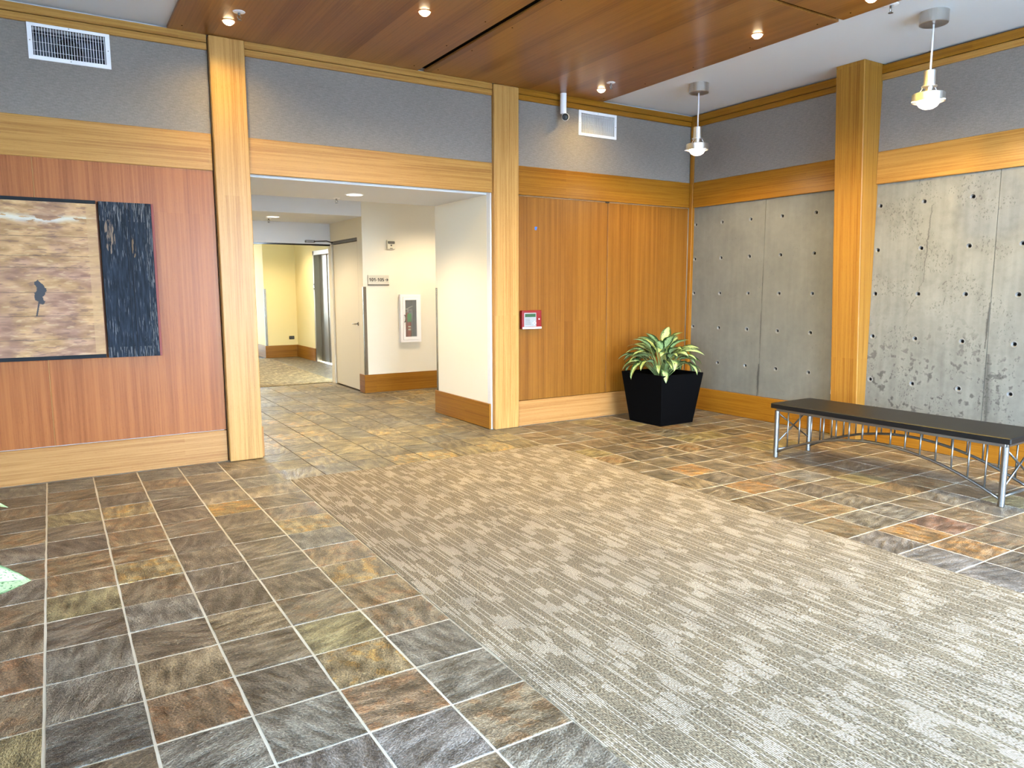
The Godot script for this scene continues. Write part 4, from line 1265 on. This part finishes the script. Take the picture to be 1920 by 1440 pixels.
# ------------------------------------------------------------------ plants
func leaf_mesh(len: float, wid: float, a0: float, a1: float, fold: float, curl: float) -> ArrayMesh:
	# grows from the origin along +z, pitched from a0 to a1 (radians above level)
	var n := 10
	var m := 6
	var st := st_new()
	st.set_smooth_group(0)
	var spine := [Vector3.ZERO]
	var ups := []
	for i in n + 1:
		var a := lerpf(a0, a1, pow(i / float(n), 1.2))
		ups.append(Vector3(0, cos(a), -sin(a)))
		if i < n: spine.append(spine[i] + Vector3(0, sin(a), cos(a)) * len / n)
	var grid := []
	for i in n + 1:
		var t := i / float(n)
		var w := wid * 0.5 * pow(sin(PI * pow(t, 0.72)), 0.75) * (1.0 - 0.15 * t)
		if i == n: w = 0.0
		var row := []
		for j in m + 1:
			var u := -1.0 + 2.0 * j / m
			var p: Vector3 = spine[i] + Vector3(u * w, 0, 0) + ups[i] * (absf(u) * fold * w + curl * sin(t * 9.0 + u * 2.0) * w * absf(u))
			row.append(p)
		grid.append(row)
	for i in n:
		for j in m:
			var uv := func(ii: int, jj: int) -> Vector2: return Vector2(jj / float(m), ii / float(n))
			quad(st, grid[i][j], grid[i + 1][j], grid[i + 1][j + 1], grid[i][j + 1], uv.call(i, j), uv.call(i + 1, j), uv.call(i + 1, j + 1), uv.call(i, j + 1))
	return done(st)

func pot_shape(b: float, tp: float, h: float) -> ArrayMesh:
	var st := st_new()
	var ring := func(s: float, y: float, c: float) -> Array:
		return [Vector3(-s + c, y, s), Vector3(s - c, y, s), Vector3(s, y, s - c), Vector3(s, y, -s + c), Vector3(s - c, y, -s), Vector3(-s + c, y, -s), Vector3(-s, y, -s + c), Vector3(-s, y, s - c)]
	var rs := [ring.call(b, 0.002, 0.008), ring.call(tp, h - 0.004, 0.008), ring.call(tp - 0.003, h, 0.008), ring.call(tp - 0.022, h, 0.006), ring.call(tp - 0.03, h - 0.09, 0.006)]
	for i in rs.size() - 1:
		for k in 8:
			var k1 := (k + 1) % 8
			quad(st, rs[i][k], rs[i][k1], rs[i + 1][k1], rs[i + 1][k])
	for k in range(1, 7):
		tri(st, rs[0][0], rs[0][k + 1], rs[0][k])
	return done(st)

func place_leaf(t: Node3D, mesh: ArrayMesh, base: Vector3, azim: float, roll: float, s := 1.0) -> void:
	var o := obj("leaf", mesh, M.leaf, t)
	o.transform = Transform3D(Basis(Vector3.UP, azim) * Basis(Vector3.BACK, roll) * Basis.from_scale(Vector3.ONE * s), base)

func planters() -> void:
	var pot := pot_shape(0.245, 0.315, 0.55)
	var r := RandomNumberGenerator.new()
	r.seed = 12
	for which in 2:
		var at := Vector3(-0.925, 0, 0.57) if which == 0 else Vector3(-7.30, 0, 4.45)
		var t := thing("potted_plant", "leafy plant with cream and green leaves in a black planter in the room corner" if which == 0 else "leafy plant at the left picture edge, only pale leaf tips showing over the slate", "plant", at)
		obj("planter_pot", pot, M.planter_black, t).rotation.y = deg_to_rad(2.0)
		obj("soil_bed", boxm(Vector3(-0.284, 0.44, -0.284), Vector3(0.284, 0.475, 0.284), 0.01), M.soil, t)
		var n := 62
		for i in n:
			var k := i / float(n)            # 0 centre, 1 rim
			var az := i * 2.39996 + r.randf_range(-0.25, 0.25)
			var rad := 0.03 + 0.20 * sqrt(k) + r.randf_range(-0.02, 0.02)
			var h := 0.475 + lerpf(0.36, 0.13, pow(k, 0.9)) + r.randf_range(-0.03, 0.04)
			var a0 := lerpf(1.25, 0.15, sqrt(k)) + r.randf_range(-0.2, 0.2)
			var a1 := a0 - lerpf(0.7, 1.6, k) - r.randf_range(0, 0.4)
			var len := r.randf_range(0.25, 0.33) * lerpf(0.85, 1.0, k)
			var d := Vector3(sin(az), 0, cos(az))
			if which == 1 and d.x > 0.2: continue
			var base := d * rad + Vector3(0, h, 0)
			place_leaf(t, leaf_mesh(len, r.randf_range(0.095, 0.125), a0, a1, r.randf_range(0.15, 0.5), r.randf_range(0.05, 0.16)), base, az, r.randf_range(-0.35, 0.35))
			obj("stem", tubem([Vector3(d.x * 0.04, 0.47, d.z * 0.04), Vector3(d.x * rad * 0.6, lerpf(0.47, h, 0.6), d.z * rad * 0.6), base], 0.0045, 6), M.stem, t)
		if which == 1:
			for q in [[Vector3(-6.648, 0.783, 4.50), 0.25, 0.19, 0.10, -0.25, 1.66], [Vector3(-6.678, 0.962, 4.50), 0.24, 0.07, 0.1, -0.6, 1.5]]:
				# a leaf whose tip rests at q[0]
				var lm := leaf_mesh(q[1], q[2], q[3], q[4], 0.2, 0.08)
				var tip := Vector3.ZERO
				for i in 10:
					var a := lerpf(q[3], q[4], pow(i / 10.0, 1.2))
					tip += Vector3(0, sin(a), cos(a)) * q[1] / 10
				var b := Basis(Vector3.UP, q[5]) * Basis(Vector3.BACK, 0.30)
				var base: Vector3 = q[0] - t.position - b * tip
				var o := obj("leaf", lm, M.leaf_pale, t)
				o.transform = Transform3D(b, base)
				obj("stem", tubem([Vector3(0.03, 0.47, 0.0), Vector3(base.x * 0.5, lerpf(0.47, base.y, 0.75), base.z * 0.5), base], 0.005, 6), M.stem, t)

# ------------------------------------------------------------------ fittings on the walls
func vent(h: Array, called: String) -> void:
	var w: float = h[2] - h[0]; var ht: float = h[3] - h[1]
	var t := thing("air_vent", called, "vent", Vector3((h[0] + h[2]) / 2, (h[1] + h[3]) / 2, -0.012), 0.0, "white air vents in the grey fabric")
	var a := w / 2; var b := ht / 2
	obj("frame", holed(2, Vector3(-a - 0.030, -b - 0.028, 0.0), Vector3(a + 0.030, b + 0.028, 0.010), [[-a, -b, a, b]]), M.white_metal, t)
	for s in [Vector3(-a - 0.016, 0, 0.010), Vector3(a + 0.016, 0, 0.010), Vector3(0, b + 0.014, 0.010), Vector3(0, -b - 0.014, 0.010)]:
		obj("screw", lathem([Vector2(0.0, 0.0015), Vector2(0.004, 0.001), Vector2(0.004, 0.0)], 10, s, Vector3.BACK), M.steel, t)
	var fin := boxm(Vector3(-0.0014, -b + 0.001, -0.012), Vector3(0.0014, b - 0.001, 0.004), 0.0)
	var n := 26
	for k in n:
		var o := obj("blade", fin, M.white_metal, t)
		o.position.x = lerpf(-a + 0.008, a - 0.008, k / float(n - 1))
	var bar := boxm(Vector3(-a + 0.001, -0.0007, -0.015), Vector3(a - 0.001, 0.0007, -0.012), 0.0)
	for k in 3:
		var o := obj("cross_bar", bar, M.white_metal, t)
		o.position.y = lerpf(-b + 0.04, b - 0.04, k / 2.0)
	# sheet-metal box with a round duct
	var st := st_new()
	cbox(st, Vector3(-a - 0.01, -b - 0.01, -0.24), Vector3(a + 0.01, b + 0.01, -0.225), 0)
	for s in [-1, 1]:
		cbox(st, Vector3(s * (a + 0.004) - 0.004, -b - 0.008, -0.23), Vector3(s * (a + 0.004) + 0.004, b + 0.008, -0.09), 0)
		cbox(st, Vector3(-a - 0.008, s * (b + 0.004) - 0.004, -0.23), Vector3(a + 0.008, s * (b + 0.004) + 0.004, -0.09), 0)
	obj("duct_box", done(st), M.duct_dark, t)
	obj("duct_mouth", lathem([Vector2(0.0, 0.001), Vector2(0.092, 0.001), Vector2(0.092, 0.03), Vector2(0.097, 0.03), Vector2(0.097, 0.0)], 28, Vector3(0.0, 0, -0.225), Vector3.BACK), M.black, t)

func wall_fittings() -> void:
	vent(V1, "white air vent at the top left, above the tan painting")
	vent(V2, "white air vent right of the security camera, above the closet doors")
	# two-part painted panels
	var t := thing("painting", "wide weathered tan painted panel with dark top and bottom edges", "painting", Vector3(-6.98, 1.528, -0.006))
	var st := st_new()
	var W := 0.752; var H := 0.592; var D := 0.042
	quad(st, Vector3(-W, -H + 0.028, D), Vector3(W, -H + 0.028, D), Vector3(W, H - 0.026, D), Vector3(-W, H - 0.026, D), Vector2(0, 1), Vector2(1, 1), Vector2(1, 0), Vector2(0, 0))
	obj("painted_face", done(st), M.paint_tan, t)
	obj("backing", boxm(Vector3(-W, -H, 0.0), Vector3(W, H, D - 0.001), 0.002), M.paint_edge, t)
	for y in [[-H, -H + 0.028], [H - 0.026, H]]: obj("edge_board", boxm(Vector3(-W, y[0], D - 0.003), Vector3(W, y[1], D + 0.004), 0.002), M.paint_edge, t)
	t = thing("painting", "narrow dark navy painted panel with a red right edge, right of the tan one", "painting", Vector3(-6.0225, 1.525, -0.006))
	W = 0.188
	st = st_new()
	quad(st, Vector3(-W, -H, D), Vector3(W - 0.018, -H, D), Vector3(W - 0.018, H, D), Vector3(-W, H, D), Vector2(0, 1), Vector2(1, 1), Vector2(1, 0), Vector2(0, 0))
	obj("painted_face", done(st), M.paint_navy, t)
	obj("backing", boxm(Vector3(-W, -H, 0.0), Vector3(W, H, D - 0.001), 0.002), M.paint_edge, t)
	obj("red_edge", boxm(Vector3(W - 0.018, -H, D - 0.004), Vector3(W, H, D + 0.001), 0.002), M.paint_red, t)
	for x in [-0.012, 0.016]: obj("groove_bead", boxm(Vector3(x - 0.0025, -H + 0.004, D), Vector3(x + 0.0025, H - 0.004, D + 0.003), 0.001), M.paint_edge, t)
	# alarm panel
	t = thing("alarm_panel", "red fire alarm panel with a small screen on the left closet door", "alarm panel", Vector3(-2.292, 1.134, -0.002))
	obj("case", boxm(Vector3(-0.122, -0.098, 0.0), Vector3(0.122, 0.098, 0.050), 0.006), M.alarm_red, t)
	obj("keypad_plate", boxm(Vector3(-0.100, -0.072, 0.048), Vector3(0.052, 0.072, 0.0525), 0.002), M.keypad, t)
	obj("display_screen", boxm(Vector3(-0.090, 0.028, 0.051), Vector3(0.042, 0.062, 0.0545), 0.001), M.lcd, t)
	for d in [Vector2(0, 0.016), Vector2(0, -0.016), Vector2(0.016, 0), Vector2(-0.016, 0)]:
		obj("arrow_key", lathem([Vector2(0.0, 0.003), Vector2(0.006, 0.002), Vector2(0.006, 0.0)], 10, Vector3(0.028 + d.x, -0.036 + d.y, 0.0525), Vector3.BACK), M.white_metal, t)
	for y in [0.008, -0.006, -0.020, -0.034, -0.048]: obj("text_line", boxm(Vector3(-0.088, y - 0.002, 0.052), Vector3(-0.03 + 0.3 * absf(y), y + 0.002, 0.0532), 0.0), M.sign_dark, t)
	var ls := obj("label_strip", boxm(Vector3(-0.119, -0.096, 0.049), Vector3(0.119, -0.076, 0.053), 0.001), M.white_metal, t)
	obj("print_mark", boxm(Vector3(-0.028, -0.089, 0.0525), Vector3(0.022, -0.083, 0.0535), 0.0), M.sign_dark, ls)
	obj("key_lock", lathem([Vector2(0.0, 0.006), Vector2(0.008, 0.005), Vector2(0.009, 0.0)], 14, Vector3(0.088, 0.005, 0.05), Vector3.BACK), M.aluminium, t)
	# scrap of tape
	var sc := PackedVector2Array([Vector2(-0.014, -0.017), Vector2(0.006, -0.020), Vector2(0.012, -0.004), Vector2(0.017, 0.012), Vector2(0.002, 0.017), Vector2(-0.015, 0.013)])
	tag(obj("tape_scrap", prismm(sc, -0.0022, -0.0012, Transform3D(Basis(), Vector3(-2.213, 2.083, 0))), M.blue_tape), "small scrap of blue tape high on the left closet door", "tape")
